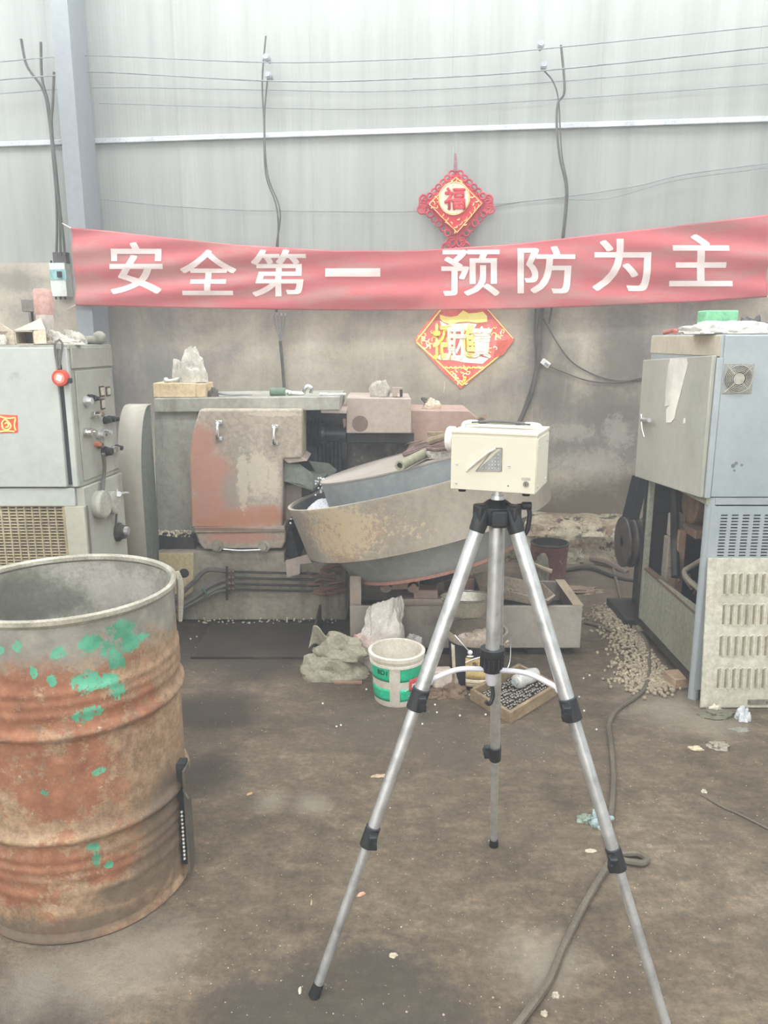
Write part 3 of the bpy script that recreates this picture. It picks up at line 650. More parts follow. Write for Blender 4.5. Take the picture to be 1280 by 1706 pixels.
MB().tube([onside(196, 823, .01), onside(198, 823, .06)], 0.012, 10, 1).build('valve_stem', M_alu, cab)
MB().tube([onside(195, 815, .04), onside(196, 840, .04)], 0.006, 8, 1).build('valve_lever', M_alu, cab)
MB().tube([onside(196, 824, .045), onside(207, 822, .05), onside(213, 822, .05)], 0.008, 8, 1).build('valve_lever', M_alu, cab)
MB().tube([onside(196, 838, .03), onside(194, 860, .03), onside(193, 878, .02)], 0.005, 8).build('pipe', M_cable, cab)
sknob(194, 886, .035, .04, M_dark, 'gauge'); sknob(194, 884, .022, .055, M_alu, 'gauge_cap')
# sticker on the door
sy = CY - 0.0215
st = MB().pxp([(-8, 690), (29, 692), (30, 721), (-8, 722)], sy, sy + 0.0015).build('sticker', mat('red_sticker', (214, 92, 70), (196, 76, 60), (226, 120, 92), scale=20, bump=0), cab)
for pts in ([(3, 704), (8, 699), (15, 704), (18, 711), (12, 716), (5, 714), (3, 704)], [(8, 706), (12, 704), (14, 710), (9, 712)], [(0, 694), (12, 697), (26, 696)], [(26, 698), (24, 708), (26, 717)], [(0, 719), (12, 718), (24, 719)]):
    MB().tube([at(x, y, sy - 0.001) for x, y in pts], 0.003, 5, 4).build('sticker_motif', M_pgold, st)

# tape measure hanging on a cord
tp = thing('tape_measure', at(100, 640, CY - 0.06), 'small round red tape measure hanging by a cord on the pale cabinet door', 'tape measure')
c0 = at(99, 630, CY - 0.055)
MB().cyl(c0, c0 + Vector((0, .028, 0)), 0.031, n=28).build('case', mat('red_plastic', (206, 78, 56), bump=0), tp, bevel=0.004)
MB().cyl(c0 - Vector((0, .002, 0)), c0, 0.020, n=24).build('hub', mat('pale_red', (226, 150, 128), bump=0), tp)
MB().box(c0 - Vector((0, .003, -.001)), (.020, .002, .022), Matrix.Rotation(R(20), 3, 'Y')).build('paper_label', M_whitepl, tp)
MB().tube([at(98, 615, CY - .045), at(92, 590, CY - .03), at(92, 572, CY - .02), at(99, 566, CY + .02)], 0.004, 6).build('cord', M_cable, tp)
MB().tube([at(99, 615, CY - .045), at(102, 590, CY - .03), at(104, 573, CY - .02), at(99, 566, CY + .02)], 0.004, 6).build('cord', M_cable, tp)
MB().box(c0 + Vector((.03, .014, -.01)), (.02, .02, .02)).build('tape_mouth', M_black, tp, bevel=.002)

# junk on top of the cabinet
M_card = mat('grey_brown_card', (182, 168, 148), (160, 146, 126), scale=6, rough=0.85, spots=(((120, 112, 100), 6, .55, .7, .5, 1),))
M_card2 = mat('pale_card', (206, 188, 164), (186, 166, 142), scale=6, rough=0.85)
M_rag = mat('grey_white_rag', (196, 190, 178), (166, 160, 148), (214, 208, 198), scale=14, rough=0.95, bump=0.4)
ZT = zt + 0.006
def onz(px, Y, z):     # point at depth Y and height z in the pixel column px
    d = ray(px, 600); dep = Y * cp + (1.53 - z) * sp; return Vector(((px - 640) / FPX * dep, Y, z))
def open_box(name, px0, px1, Y, hz, depth, m, label, flap=True):
    a, b_ = onz(px0, Y, ZT), onz(px1, Y, ZT); w_ = b_.x - a.x
    bxr = thing(name, (a.x + w_ / 2, Y + depth / 2, ZT), label, 'box'); t_ = 0.004
    MB().bx(a.x, b_.x, Y, Y + depth, ZT, ZT + t_).build('bottom', m, bxr)
    MB().bx(a.x, b_.x, Y, Y + depth, ZT + hz - t_, ZT + hz).build('top', m, bxr)
    MB().bx(a.x, a.x + t_, Y, Y + depth, ZT, ZT + hz).build('side', m, bxr); MB().bx(b_.x - t_, b_.x, Y, Y + depth, ZT, ZT + hz).build('side', m, bxr)
    MB().bx(a.x, b_.x, Y + depth - t_, Y + depth, ZT, ZT + hz).build('back', mat('box_inside', (104, 100, 92)), bxr)
    return bxr, a, b_
bxr, a, b_ = open_box('cardboard_box', 26, 58, CY + 0.04, 0.052, 0.09, M_card, 'small open cardboard box lying on its side on the pale cabinet, dark inside')
MB().prism([b_ + Vector((0, 0, 0.002)), b_ + Vector((0.05, -0.01, 0.004)), b_ + Vector((0.045, 0.0, 0.055)), b_ + Vector((0, 0, 0.052))], Vector((0, .003, 0))).build('flap', M_card2, bxr)
MB().prism([a + Vector((0.0, 0, 0.054)), b_ + Vector((0.045, 0.0, 0.056)), b_ + Vector((0.005, 0.06, 0.10)), a + Vector((0.03, 0.06, 0.075))], Vector((0, 0.003, 0.002))).build('flap', M_card2, bxr)
wx = onz(8, CY + .05, ZT)
cw = thing('torn_carton', wx, 'torn flattened grey carton at the left end of the cabinet top', 'box')
MB().prism([wx + Vector((-.09, 0, 0.0)), wx + Vector((.045, -.01, 0)), wx + Vector((.04, 0, .045)), wx + Vector((-.06, .03, .105)), wx + Vector((-.1, .03, .10))], Vector((0.004, .006, 0))).build('front_flap', M_card, cw)
MB().bx(wx.x - .1, wx.x + .02, CY + .055, CY + .15, ZT, ZT + .05).build('body', mat('dark_card', (140, 122, 110)), cw)
tag(MB().lump(onz(2, CY + .03, ZT), (.05, .03, .035), 5).build('crumpled_paper', M_rag), 'crumpled white paper in front of the torn carton', 'paper')
bt = onz(79, CY + .17, ZT); bo = thing('bottle', bt, 'upright clear plastic bottle with a pinkish top on the pale cabinet', 'bottle')
MB().lathe([(.0, 0), (.030, 0), (.034, .01), (.034, .045), (.030, .06), (.034, .075), (.034, .115)], bt, 24).build('bottle_body', mat('clear_pet', (222, 210, 200), rough=.12, bump=0, trans=.35, spec=.8), bo)
MB().lathe([(.034, .115), (.037, .12), (.036, .20), (.030, .215), (0, .217)], bt, 24).build('pink_cover', mat('dusty_pink', (196, 156, 146), (180, 140, 132), bump=.1), bo)
dk = onz(60, CY + .26, ZT)
q = MB(); q.bx(dk.x - .045, dk.x + .01, dk.y, dk.y + .05, ZT + .13, ZT + .18); q.bx(dk.x - .02, dk.x - .01, dk.y, dk.y + .03, ZT, ZT + .13); q.bx(dk.x - .0, dk.x + .01, dk.y, dk.y + .03, ZT, ZT + .13)
tag(q.build('metal_bracket', mat('dull_bracket', (122, 116, 110)), bevel=.003), 'grey metal bracket standing behind the open cardboard box', 'bracket')
for i, (px, Y, w_, d_, h_, sd, rt, lb) in enumerate([(95, .12, .12, .06, .04, 3, -.3, 'pale glove draped over the cabinet top beside the bottle'), (122, .20, .09, .05, .05, 8, .3, 'white crumpled glove near the right end of the cabinet top'), (112, .08, .12, .05, .018, 12, -.1, 'flat grey rag on the front right corner of the cabinet top')]):
    tag(MB().lump(onz(px, CY + Y, ZT), (w_, d_, h_), sd, .45, 2.5, rot=rt).build('rag', M_rag), lb, 'rag')
a = onz(140, CY + .26, ZT + .016); b_ = onz(166, CY + .30, ZT + .018)
q = MB(); q.cyl(a, b_, .016, .018, 12); q.ball(b_ + Vector((.0, 0, .008)), .028, 12, 8)
tag(q.build('grease_gun', mat('grey_tool', (142, 140, 126))), 'small grey tool with a round end lying at the right of the cabinet top', 'tool')

# ------------------------------------------------------------------ belt guard between cabinet and machine
M_guard = mat('guard_sheet', (170, 163, 148), (150, 144, 130), (180, 173, 158), fine=.08, scale=2, streak=3, bump=0.04, spots=(((120, 112, 98), 3, .58, .75, .5, 3),))
M_guard2 = mat('guard_green_shaded', (112, 116, 106), (92, 95, 86), scale=3, streak=3)  # green-grey with the shade of the guard's side put into the colour
YG = 3.80
gxl, gxr = at(197, 800, YG).x, at(236, 800, YG).x
gzt_ = at(220, 675, YG + .2).z
gd = thing('belt_guard', ((gxl + gxr) / 2, YG + .12, 0), 'tall curved beige belt guard standing between control cabinet and machine', 'machine guard')
RG = 0.42
prof = []
for k in range(25):
    a = R(180 - 90 * k / 24); prof.append((YG + .2 + .2 * math.cos(a), gzt_ - RG + RG * math.sin(a)))
prof = [(YG, 0.0)] + prof + [(YG + 0.25, gzt_), (YG + 0.25, 0.0)]
q = MB(); n_ = len(prof)
for (ya, za), (yb2, zb) in zip(prof[:-3], prof[1:-2]):
    q.add([(gxl, ya, za), (gxr, ya, za), (gxr, yb2, zb), (gxl, yb2, zb)], [(0, 1, 2, 3)])
q.add([(gxl, YG + .2, gzt_), (gxr, YG + .2, gzt_), (gxr, YG + .25, gzt_), (gxl, YG + .25, gzt_)], [(0, 1, 2, 3)])
q.weld(); q.build('curved_cover', M_guard, gd, solid=0.006)
MB().prism([Vector((gxr - .012, y, z)) for y, z in prof], Vector((.004, 0, 0))).build('side_plate', M_guard2, gd)
MB().prism([Vector((gxl + .004, y, z)) for y, z in prof], Vector((.004, 0, 0))).build('side_plate', M_guard2, gd)

# ------------------------------------------------------------------ ball grinding machine
M_mgrey = mat('machine_green_grey', (164, 163, 150), (140, 137, 125), (176, 174, 162), scale=2.4, streak=2.5, bump=0.12, fine=.2, spots=(((104, 96, 84), 5, .50, .68, .6, 6), ((182, 170, 148), 16, .66, .74, .6, 1)))
MO = (-0.7, 4.4, 0)
A_ = lambda px, py, rx, rz_: (at(px, py, 4.0), rx, rz_)
M_mred = mat('worn_red_cover', (164, 152, 136), (146, 134, 120), (174, 162, 146), scale=3, streak=6, bump=0.2, fine=.3, org=MO,
             spots=(((140, 130, 114), 5, .50, .66, .6, 8),),
             areas=(((176, 124, 106), [A_(345, 790, .14, .13), (A_(350, 850, .16, .10)), A_(420, 860, .2, .06), A_(335, 740, .08, .10), A_(400, 895, .2, .03)], .85, .22, 7, .4),
                    ((172, 116, 84), [A_(390, 865, .12, .05), A_(360, 872, .1, .03), A_(450, 860, .06, .05)], .6, .3, 9, .4),
                    ((142, 138, 124), [A_(385, 820, .05, .10), A_(410, 780, .05, .1), A_(400, 750, .04, .06)], .6, .3, 9, .5),
                    ((104, 82, 66), [A_(400, 882, .3, .006), A_(360, 880, .2, .008)], .7, .12, 14, .5),
                    ((206, 194, 170), [A_(405, 800, .03, .16), A_(430, 790, .06, .12), A_(455, 690, .12, .012), A_(455, 800, .03, .10)], .55, .6, 30, .12)))
M_mbase = mat('machine_base_iron', (146, 138, 122), (116, 108, 96), (164, 156, 140), scale=2.5, streak=3, bump=0.2, fine=.25, spots=(((172, 148, 118), 5, .56, .70, .6, 2), ((86, 78, 68), 3.5, .50, .68, .7, 4), ((184, 180, 168), 6, .56, .70, .6, 8)))
M_mpink = mat('dusty_pink_iron', (170, 155, 142), (154, 138, 125), (182, 168, 155), fine=.15, scale=2.2, bump=0.1, spots=(((176, 138, 120), 2, .5, .7, .5, 1),))
M_mpink2 = mat('dusty_red_iron', (170, 142, 128), (154, 124, 110), (180, 156, 142), fine=.15, scale=2.2, bump=0.1)
M_spin = mat('dark_steel', (66, 66, 66), (48, 48, 48), (96, 96, 96), rough=0.4, metal=0.5, scale=10, bump=0.1)
MY = 4.0
mc = thing('ball_grinding_machine', (-0.7, 4.4, 0), 'large worn red and grey ball grinding machine against the wall, left of the tilted pan', 'machine')
zb0 = fl(420, 1036).z
# body and top beam
MB().pxp([(255, 672), (330, 672), (330, 905), (262, 905)], MY + .12, MY + .75).build('side_casting', M_mgrey, mc, bevel=.008)
MB().pxp([(256, 664), (566, 661), (566, 683), (256, 687)], MY + .08, MY + .62).build('top_beam', M_mgrey, mc, bevel=.004)
MB().pxp([(535, 683), (577, 683), (577, 689), (535, 688)], MY + .10, MY + .5).build('beam_ledge', M_mpink, mc, bevel=.002)
MB().pxp([(262, 892), (322, 892), (326, 916), (262, 916)], MY + .06, MY + .6).build('drip_ledge', M_dark, mc, bevel=.004)
# red cover (bulged sheet)
cov = [(332, 682), (503, 682), (503, 764), (471, 764), (471, 800), (471, 880), (318, 880), (316, 800), (315, 762), (320, 722)]
MB().pxp(cov, MY, MY + .25).build('front_cover', M_mred, mc, bevel=.012, bseg=3)
MB().pxp([(322, 879), (474, 877), (476, 886), (324, 888)], MY - .015, MY + .2).build('cover_flange', M_mred, mc, bevel=.004)
MB().pxp([(326, 886), (476, 884), (476, 902), (470, 914), (340, 916), (331, 905)], MY - .005, MY + .2).build('lower_cover', M_mred, mc, bevel=.008)
for px in (362, 440):
    P = at(px, 909, MY - .005); q = MB(); q.cyl(P, P - Vector((0, .012, 0)), .033, n=24); q.cyl(P - Vector((0, .012, 0)), P - Vector((0, .04, 0)), .022, .020, 6)
    q.build('bolt', M_mbase, mc)
MB().tube([at(372, 915, MY - .02), at(400, 917, MY - .02), at(436, 916, MY - .02)], .005, 6).build('rod', M_alu, mc)
for i, (px, py) in enumerate(((363, 705), (457, 712))):
    a, b_ = at(px, py, MY - .035), at(px, py + 27, MY - .035)
    h_ = MB().tube([at(px, py, MY), a + Vector((0, -.005, 0)), (a + b_) / 2 + Vector((0, -.012, 0)), b_ + Vector((0, -.005, 0)), at(px, py + 27, MY)], .010, 10).build('handle', M_chrome, mc)
    for P in (a, b_): MB().box(P + Vector((0, .03, 0)), (.035, .012, .022)).build('handle_foot', M_alu, h_, bevel=.003)
# right edge of cover: edge strip and small blocks (below the notch)
MB().pxp([(471, 764), (503, 762), (512, 768), (480, 772)], MY + .02, MY + .28).build('notch_plate', M_mpink, mc, bevel=.003)
MB().pxp([(471, 808), (503, 808), (503, 840), (471, 880)], MY + .15, MY + .5).build('inner_bracket', M_mpink, mc, bevel=.004)
# dark chamber, bellows and spindle
MB().pxp([(475, 683), (690, 683), (690, 935), (475, 935)], MY + .62, MY + .70).build('chamber_back', mat('gritty_grey', (122, 118, 106), (98, 94, 84), (150, 146, 132), scale=14, bump=.8, spots=(((190, 184, 166), 26, .56, .64, .7, 1),)), mc)
MB().pxp([(498, 683), (578, 683), (578, 800), (498, 800)], MY + .58, MY + .62).build('chamber_plate', M_spin, mc)
a, b_ = at(500, 722, MY + .40), at(536, 722, MY + .40)
q = MB(); prof = []; L = (b_ - a).length
for k in range(13): prof.append(((0.085 if k % 2 else 0.068), L * k / 12))
q.lathe([(0, 0)] + prof + [(0, L)], a, 32, Vector((0, 1, 0)), Vector((0, 0, 1)), Vector((1, 0, 0))); q.build('bellows', M_rubber, mc)
c_ = at(577, 722, MY + .40); MB().cyl(b_, c_, .042, n=28).build('spindle', M_spin, mc)
MB().cyl(c_ - Vector((.035, 0, 0)), c_, .052, n=28).build('spindle_flange', M_spin, mc)
MB().cyl(b_, b_ + Vector((.02, 0, 0)), .058, n=28).build('spindle_flange', M_spin, mc)
a = at(540, 740, MY + .42)
for k in range(7):
    x = a.x - .06 + .024 * k; MB().cyl((x, MY + .52, at(540, 800, MY + .5).z), (x, MY + .52, a.z), .011, n=8).build('fringe_strip', M_spin, mc)
# opposing head (right of the spindle)
MB().pxp([(577, 662), (685, 664), (686, 722), (577, 722)], MY + .30, MY + .72).build('press_head', M_mpink, mc, bevel=.006)
MB().pxp([(577, 722), (690, 722), (690, 738), (577, 738)], MY + .40, MY + .72).build('head_underside', M_dark, mc, bevel=.004)
MB().pxp([(685, 683), (782, 684), (800, 700), (800, 790), (672, 760), (685, 735)], MY + .42, MY + .80).build('press_cylinder_housing', M_mpink2, mc, bevel=.006)
wh = at(600, 706, MY + .298)
MB().cyl(wh, wh + Vector((0, .004, 0)), .045, n=24).build('oil_stain_boss', mat('oily_boss', (122, 104, 92), scale=18), mc)
MB().pxp([(571, 697), (577, 697), (577, 709), (573, 714)], MY + .34, MY + .36).build('hook', M_mpink, mc, bevel=.002)
# feed chute
q = MB(); q.pxp([(470, 771), (500, 774), (522, 790), (522, 818), (500, 806), (470, 802)], MY + .05, MY + .058); q.build('chute_cheek', M_guard2, mc, bevel=.001)
q = MB(); q.hexa([at(474, 802, MY + .06), at(522, 818, MY + .06), at(548, 790, MY + .30), at(480, 785, MY + .30)], [at(474, 799, MY + .06), at(522, 815, MY + .06), at(548, 787, MY + .30), at(480, 782, MY + .30)]); q.build('chute_floor', M_guard2, mc)
MB().pxp([(515, 768), (548, 772), (562, 784), (545, 798), (528, 790)], MY + .28, MY + .29).build('chute_cheek', M_guard2, mc)
# base block
MB().pxp([(262, 918), (474, 918), (474, 938), (578, 938), (578, 1034), (264, 1034)], MY + .02, MY + .80).build('base', M_mbase, mc, bevel=.01)
zq = at(400, 1034, MY + .02).z
MB().bx(at(300, 1034, MY + .1).x, at(570, 1034, MY + .1).x, MY + .10, MY + .78, 0, zq).build('plinth_foot', M_dark, mc)
MB().pxp([(264, 922), (322, 922), (322, 985), (300, 1000), (280, 1000), (266, 985)], MY + .005, MY + .02).build('access_plate', mat('beige_plate', (184, 168, 130), (160, 140, 104), scale=4, bump=.1, spots=(((170, 120, 90), 5, .55, .65, .6, 1),)), mc, bevel=.002)
P = at(307, 955, MY + .003); MB().cyl(P, P + Vector((0, .006, 0)), .026, n=20).build('plate_hole', M_gap, mc)
MB().pxp([(474, 884), (486, 884), (500, 935), (476, 938)], MY + .10, MY + .5).build('dark_recess', M_gap, mc)
MB().pxp([(476, 934), (512, 924), (520, 938), (500, 940), (500, 956), (478, 962)], MY - .05, MY - .044).build('deflector_plate', M_mpink, mc)
# hydraulic lines
for k, y in enumerate((952, 962, 972, 981)):
    MB().tube([at(378, y, MY - .01), at(440, y + 2, MY - .012), at(532, y + 4, MY - .01)], .0065, 8).build('hydraulic_line', M_dark, mc)
    for px in (381, 387): P = at(px, y, MY - .01); MB().cyl(P, P + Vector((.012, 0, 0)), .012, n=6).build('pipe_fitting', mat('rusty_fitting', (120, 92, 80)), mc)
MB().pxp([(376, 944), (380, 944), (380, 1000), (376, 1000)], MY - .025, MY - .018).build('pipe_clamp', M_dark, mc)
MB().tube([at(378, 952, MY - .01), at(345, 950, MY - .03), at(325, 968, MY - .05), at(300, 990, MY - .06), at(286, 998, MY - .08)], .013, 8).build('hose', M_cable, mc)
MB().tube([at(378, 964, MY - .01), at(350, 976, MY - .03), at(330, 992, MY - .05), at(292, 1015, MY - .08)], .013, 8).build('hose', M_cable, mc)
MB().tube([at(378, 974, MY - .01), at(355, 984, MY - .03), at(330, 1000, MY - .05), at(294, 1018, MY - .07)], .012, 8).build('hose', M_cable, mc)
MB().tube([at(378, 983, MY - .01), at(358, 987, MY - .03), at(330, 1003, MY - .045), at(294, 1020, MY - .06)], .011, 8).build('hose', M_cable, mc)
P = at(342, 985, MY - .045); MB().tube([P + Vector((-.012, -.02, .03)), P + Vector((.01, -.025, 0)), P + Vector((-.0, -.02, -.03))], .006, 6).build('hose_tie', mat('green_tie', (84, 106, 98)), mc)
random.seed(5)
for k in range(14):
    x = random.uniform(512, 550); y = random.uniform(944, 988)
    pts = [at(x, y, MY - .02), at(x + random.uniform(8, 22), y + random.uniform(-5, 8), MY - .05 + random.random() * .04), at(x + random.uniform(20, 34), y + random.uniform(-4, 4), MY - .01)]
    MB().tube(pts, random.uniform(.006, .012), 7).build('rusty_pipe', mat('rusty_pipe', (116, 86, 74), (84, 66, 58), scale=10, bump=.3), mc)
# grit on the ledges
random.seed(9); q = MB()
for k in range(200):
    x = random.uniform(264, 320) if k < 130 else random.uniform(330, 560)
    if k < 130: P = at(x, random.uniform(884, 894) , MY + random.uniform(.05, .11))
    else: P = at(x, random.uniform(1030, 1040), MY + random.uniform(-.06, .0)); P.z = abs(random.gauss(0, .004)) + .003 if False else P.z
    q.octa(P, random.uniform(.003, .007))
q.build('metal_grit', mat('pale_grit', (206, 196, 172)), mc, kind='stuff')

# things on top of the machine
MZ = at(400, 664, MY + .1).z + .004
wb = onz(301, MY + .18, MZ); wbx = thing('wooden_block', wb, 'pale wooden block on the left end of the machine top', 'wood block')
x0, x1 = onz(258, MY + .14, MZ).x, onz(344, MY + .14, MZ).x
M_wood = mat('raw_pine', (206, 184, 148), (186, 160, 122), (216, 196, 162), scale=3, streak=.3, bump=.1, rough=.8)
MB().bx(x0, x1 - .05, MY + .12, MY + .32, MZ, MZ + .075).build('block', M_wood, wbx, bevel=.003)
MB().bx(x1 - .05, x1, MY + .12, MY + .32, MZ, MZ + .072).build('end_block', M_wood, wbx, bevel=.003)
for i, (px, w_, d_, h_, sd, lb, dz, rt) in enumerate([(303, .085, .08, .115, 22, 'left hump of crumpled white cloth on the wooden block', 0, .2), (323, .15, .10, .15, 33, 'right hump of crumpled white cloth on the wooden block', 0, -.2)]):
    tag(MB().lump(onz(px, MY + .22, MZ + .077), (w_, d_, h_), sd, .42, 1.7, 64, 44, rot=rt).build('crumpled_cloth', M_rag), lb, 'cloth')
q = MB().tube([onz(276, MY + .16, MZ + .085), onz(290, MY + .15, MZ + .09), onz(302, MY + .2, MZ + .1)], .009, 8); q.ball(onz(277, MY + .16, MZ + .088), .016, 10, 6)
tag(q.build('small_wrench', M_alu), 'small metal wrench half under the white cloth on the wooden block', 'wrench')
tag(MB().lump(onz(356, MY + .18, MZ), (.05, .04, .045), 41, .4, 2.5).build('rag', M_cable), 'small dark rag beside the wooden block on the machine', 'rag')
tag(MB().tube([onz(352, MY + .2, MZ + .02), onz(375, MY + .2, MZ + .012), onz(392, MY + .22, MZ + .006), onz(420, MY + .24, MZ + .006)], .006, 6).build('loose_wire', M_wire), 'loose wire trailing along the machine top from the wooden block', 'wire')
a, b_ = onz(450, MY + .2, MZ + .024), onz(476, MY + .2, MZ + .024)
gbt = thing('green_bottle', (a + b_) / 2, 'small green bottle lying on the machine top', 'bottle')
MB().cyl(a, b_, .023, n=20).build('bottle_body', mat('dull_green', (104, 124, 104), bump=.05), gbt, bevel=.004)
MB().cyl(b_, b_ + Vector((.014, 0, 0)), .012, n=14).build('cap', M_whitepl, gbt)
wr = thing('adjustable_wrench', onz(500, MY + .2, MZ), 'shiny adjustable wrench lying right of the green bottle', 'wrench')
MB().tube([onz(484, MY + .2, MZ + .016), onz(507, MY + .2, MZ + .012)], .012, 10, 1).build('handle', M_chrome, wr)
a = onz(513, MY + .2, MZ + .03)
MB().tube([a + Vector((-.022, 0, -.018)), a + Vector((-.018, 0, .008)), a + Vector((0, 0, .024)), a + Vector((.02, 0, .012)), a + Vector((.016, 0, -.012))], .010, 10).build('jaw', M_chrome, wr)
MB().ball(onz(483, MY + .2, MZ + .018), .017, 12, 8).build('pommel', M_chrome, wr)
rd = thing('steel_rod', onz(550, MY + .2, MZ), 'thin steel rod lying beside the adjustable wrench', 'rod')
MB().cyl(onz(532, MY + .18, MZ + .01), onz(545, MY + .19, MZ + .01), .009, n=10).build('grip', M_chrome, rd); MB().cyl(onz(545, MY + .19, MZ + .01), onz(576, MY + .2, MZ + .012), .006, n=10).build('shaft', M_alu, rd)
HZ = at(640, 663, MY + .32).z + .004
sb = thing('small_steel_block', onz(663, MY + .36, HZ), 'small open steel block on the right end of the press head', 'block')
x0, x1 = onz(654, MY + .36, HZ).x, onz(671, MY + .36, HZ).x
MB().bx(x0, x0 + .03, MY + .36, MY + .42, HZ, HZ + .04).build('block', M_mpink, sb); MB().bx(x0, x1, MY + .36, MY + .42, HZ + .04, HZ + .05).build('lid', M_mpink, sb); MB().bx(x1 - .015, x1, MY + .37, MY + .42, HZ, HZ + .04).build('post', M_dark, sb)
tag(MB().lump(onz(633, MY + .4, HZ), (.11, .07, .085), 51, .25, 2.0).build('dust_heap', mat('grey_dust', (176, 168, 156), rough=.95, bump=.3), kind='stuff'), 'small heap of grey dust on the press head', 'dust')
HZ2 = at(740, 685, MY + .45).z + .004
tag(MB().lump(onz(721, MY + .5, HZ2), (.10, .06, .055), 54, .4, 2.4).build('rag', M_card2), 'crumpled beige rag on the red housing below the poster', 'rag')
a = onz(706, MY + .5, HZ2 + .01); tag(MB().tube([a, a + Vector((.01, 0, .03)), a + Vector((-.01, 0, .055)), a + Vector((.02, 0, .05))], .008, 7).build('bent_hook', M_cable), 'bent dark hook at the left of the beige rag', 'hook')

# ------------------------------------------------------------------ tilted rotating ball pan
PC = Vector((.166, 4.0, .834)); PS = 0.97
def psc(v): return EYE + (Vector(v) - EYE) * PS
ta, tb = .252, -.073
en = Vector((-math.sin(ta) * math.cos(tb), -math.sin(tb), math.cos(ta) * math.cos(tb))).normalized()
e1 = Vector((math.cos(ta), 0, math.sin(ta))); e2 = en.cross(e1).normalized()
PC = psc(PC); pr = [x * PS for x in (.692, .656, .276, .492, .087, .442, .462)]
RP, RB, HB, RI, HI, RC, HC = pr
def pp(r, a, h): return PC + en * h + r * (math.cos(a) * e1 + math.sin(a) * e2)
B_ = lambda px, py, r1, r2: (at(px, py, 3.35), r1, r2)
M_pan = mat('rusty_pan_steel', (160, 150, 134), (144, 134, 119), (172, 162, 147), scale=2.5, streak=2, bump=0.2, rough=.7, fine=.15, org=(PC.x, PC.y, 0.0),
            areas=(((178, 142, 112), [B_(530, 900, .16, .07), B_(600, 880, .12, .06), B_(560, 920, .12, .05), B_(720, 860, .08, .03)], .6, .6, 9, .5),
                   ((206, 186, 150), [B_(530, 905, .16, .07), B_(590, 885, .12, .08), B_(560, 860, .2, .05), B_(680, 870, .1, .04)], .7, 1.4, 40, .12),
                   ((118, 104, 90), [B_(500, 900, .05, .05), B_(655, 935, .2, .02)], .4, .6, 9, .5)))
M_panin = mat('dark_pan_inside', (104, 102, 100), (84, 82, 80), scale=6, rough=.45, bump=.1)
M_lid = mat('grey_lid', (166, 156, 144), (150, 140, 128), (176, 168, 156), fine=.15, scale=1.5, bump=.05)
M_inner = mat('blue_grey_drum', (140, 144, 142), (124, 128, 126), (152, 155, 152), fine=.15, scale=2, streak=2, bump=.05)
M_cone = mat('blue_grey_cone', (156, 158, 154), (136, 138, 133), (168, 170, 166), fine=.15, scale=2, bump=.06, spots=(((116, 112, 102), 2.5, .54, .74, .5, 1),))
pn = thing('rotating_ball_pan', (PC.x, PC.y, 0.0), 'large tilted round ball pan with a rusty rim, right of the machine', 'machine pan')
def pl(prof, nm, m, n=96, wob=None, solid=0, kids=None):
    return MB().lathe(prof, PC, n, e1, e2, en, wob=wob).build(nm, m, kids or pn, solid=solid)
pl([(RB * .2, -HB - .004), (RB - .03, -HB - .004), (RB, -HB + .004), (RP - .006, -.02), (RP, -.006), (RP, .004), (RP - .014, .004), (RP - .016, -.01)], 'outer_shell', M_pan)
pl([(RP - .016, -.01), (RB - .01, -HB + .03), (RI * .9, -HB + .02)], 'inner_channel', M_panin)
pl([(RI - .015, -HB + .02), (RI, HI - .002), (RI - .002, HI)], 'inner_drum', M_inner)
pl([(0, HI + .004), (RI * .6, HI + .004), (RI - .01, HI + .003), (RI + .003, HI + .001), (RI + .003, HI - .006), (RI - .01, HI - .008), (0, HI - .008)], 'lid', M_lid)
pl([(RB * .84, -HB - .004), (RC + .03, -HC + .045), (RC + .005, -HC + .015), (RC, -HC + .012)], 'lower_cone', M_cone)
pl([(RC + .008, -HC + .018), (RC + .012, -HC + .004), (RC, -HC), (RC * .5, -HC - .002), (0, -HC - .002)], 'red_base_rim', mat('red_edge', (170, 122, 106), (150, 104, 90), scale=8))
pl([(0, -HC), (.14, -HC), (.14, -HC - .10), (0, -HC - .10)], 'bearing_hub', M_dark, 32)
# balls lying in the low side of the pan
random.seed(2); q = MB()
def inpan(px, py, h):
    d = ray(px, py); o = PC + en * h; return EYE + d * ((o - EYE).dot(en) / d.dot(en))
base_c = inpan(537, 845, -.045)
for k in range(1500):
    a = random.gauss(0, .055); b_ = random.gauss(0, .05); r2 = (a / .11) ** 2 + (b_ / .11) ** 2
    hh = max(0, .062 * math.exp(-r2 * 1.6)) * random.random() ** .25
    q.octa(base_c + e1 * a + e2 * b_ + en * (hh - .022), .0058)
q.build('ball_heap', mat('white_steel_ball', (216, 214, 218), (186, 184, 190), rough=.35, metal=.25, bump=0), pn, kind='stuff')
q = MB(); hub = base_c
for k in range(34):
    a_ = at(random.gauss(536, 6), random.uniform(796, 826), 3.9 + random.uniform(-.05, .1)); q.octa(a_, .0055)
q.build('falling_ball', MATS['white_steel_ball'], pn, kind='stuff')

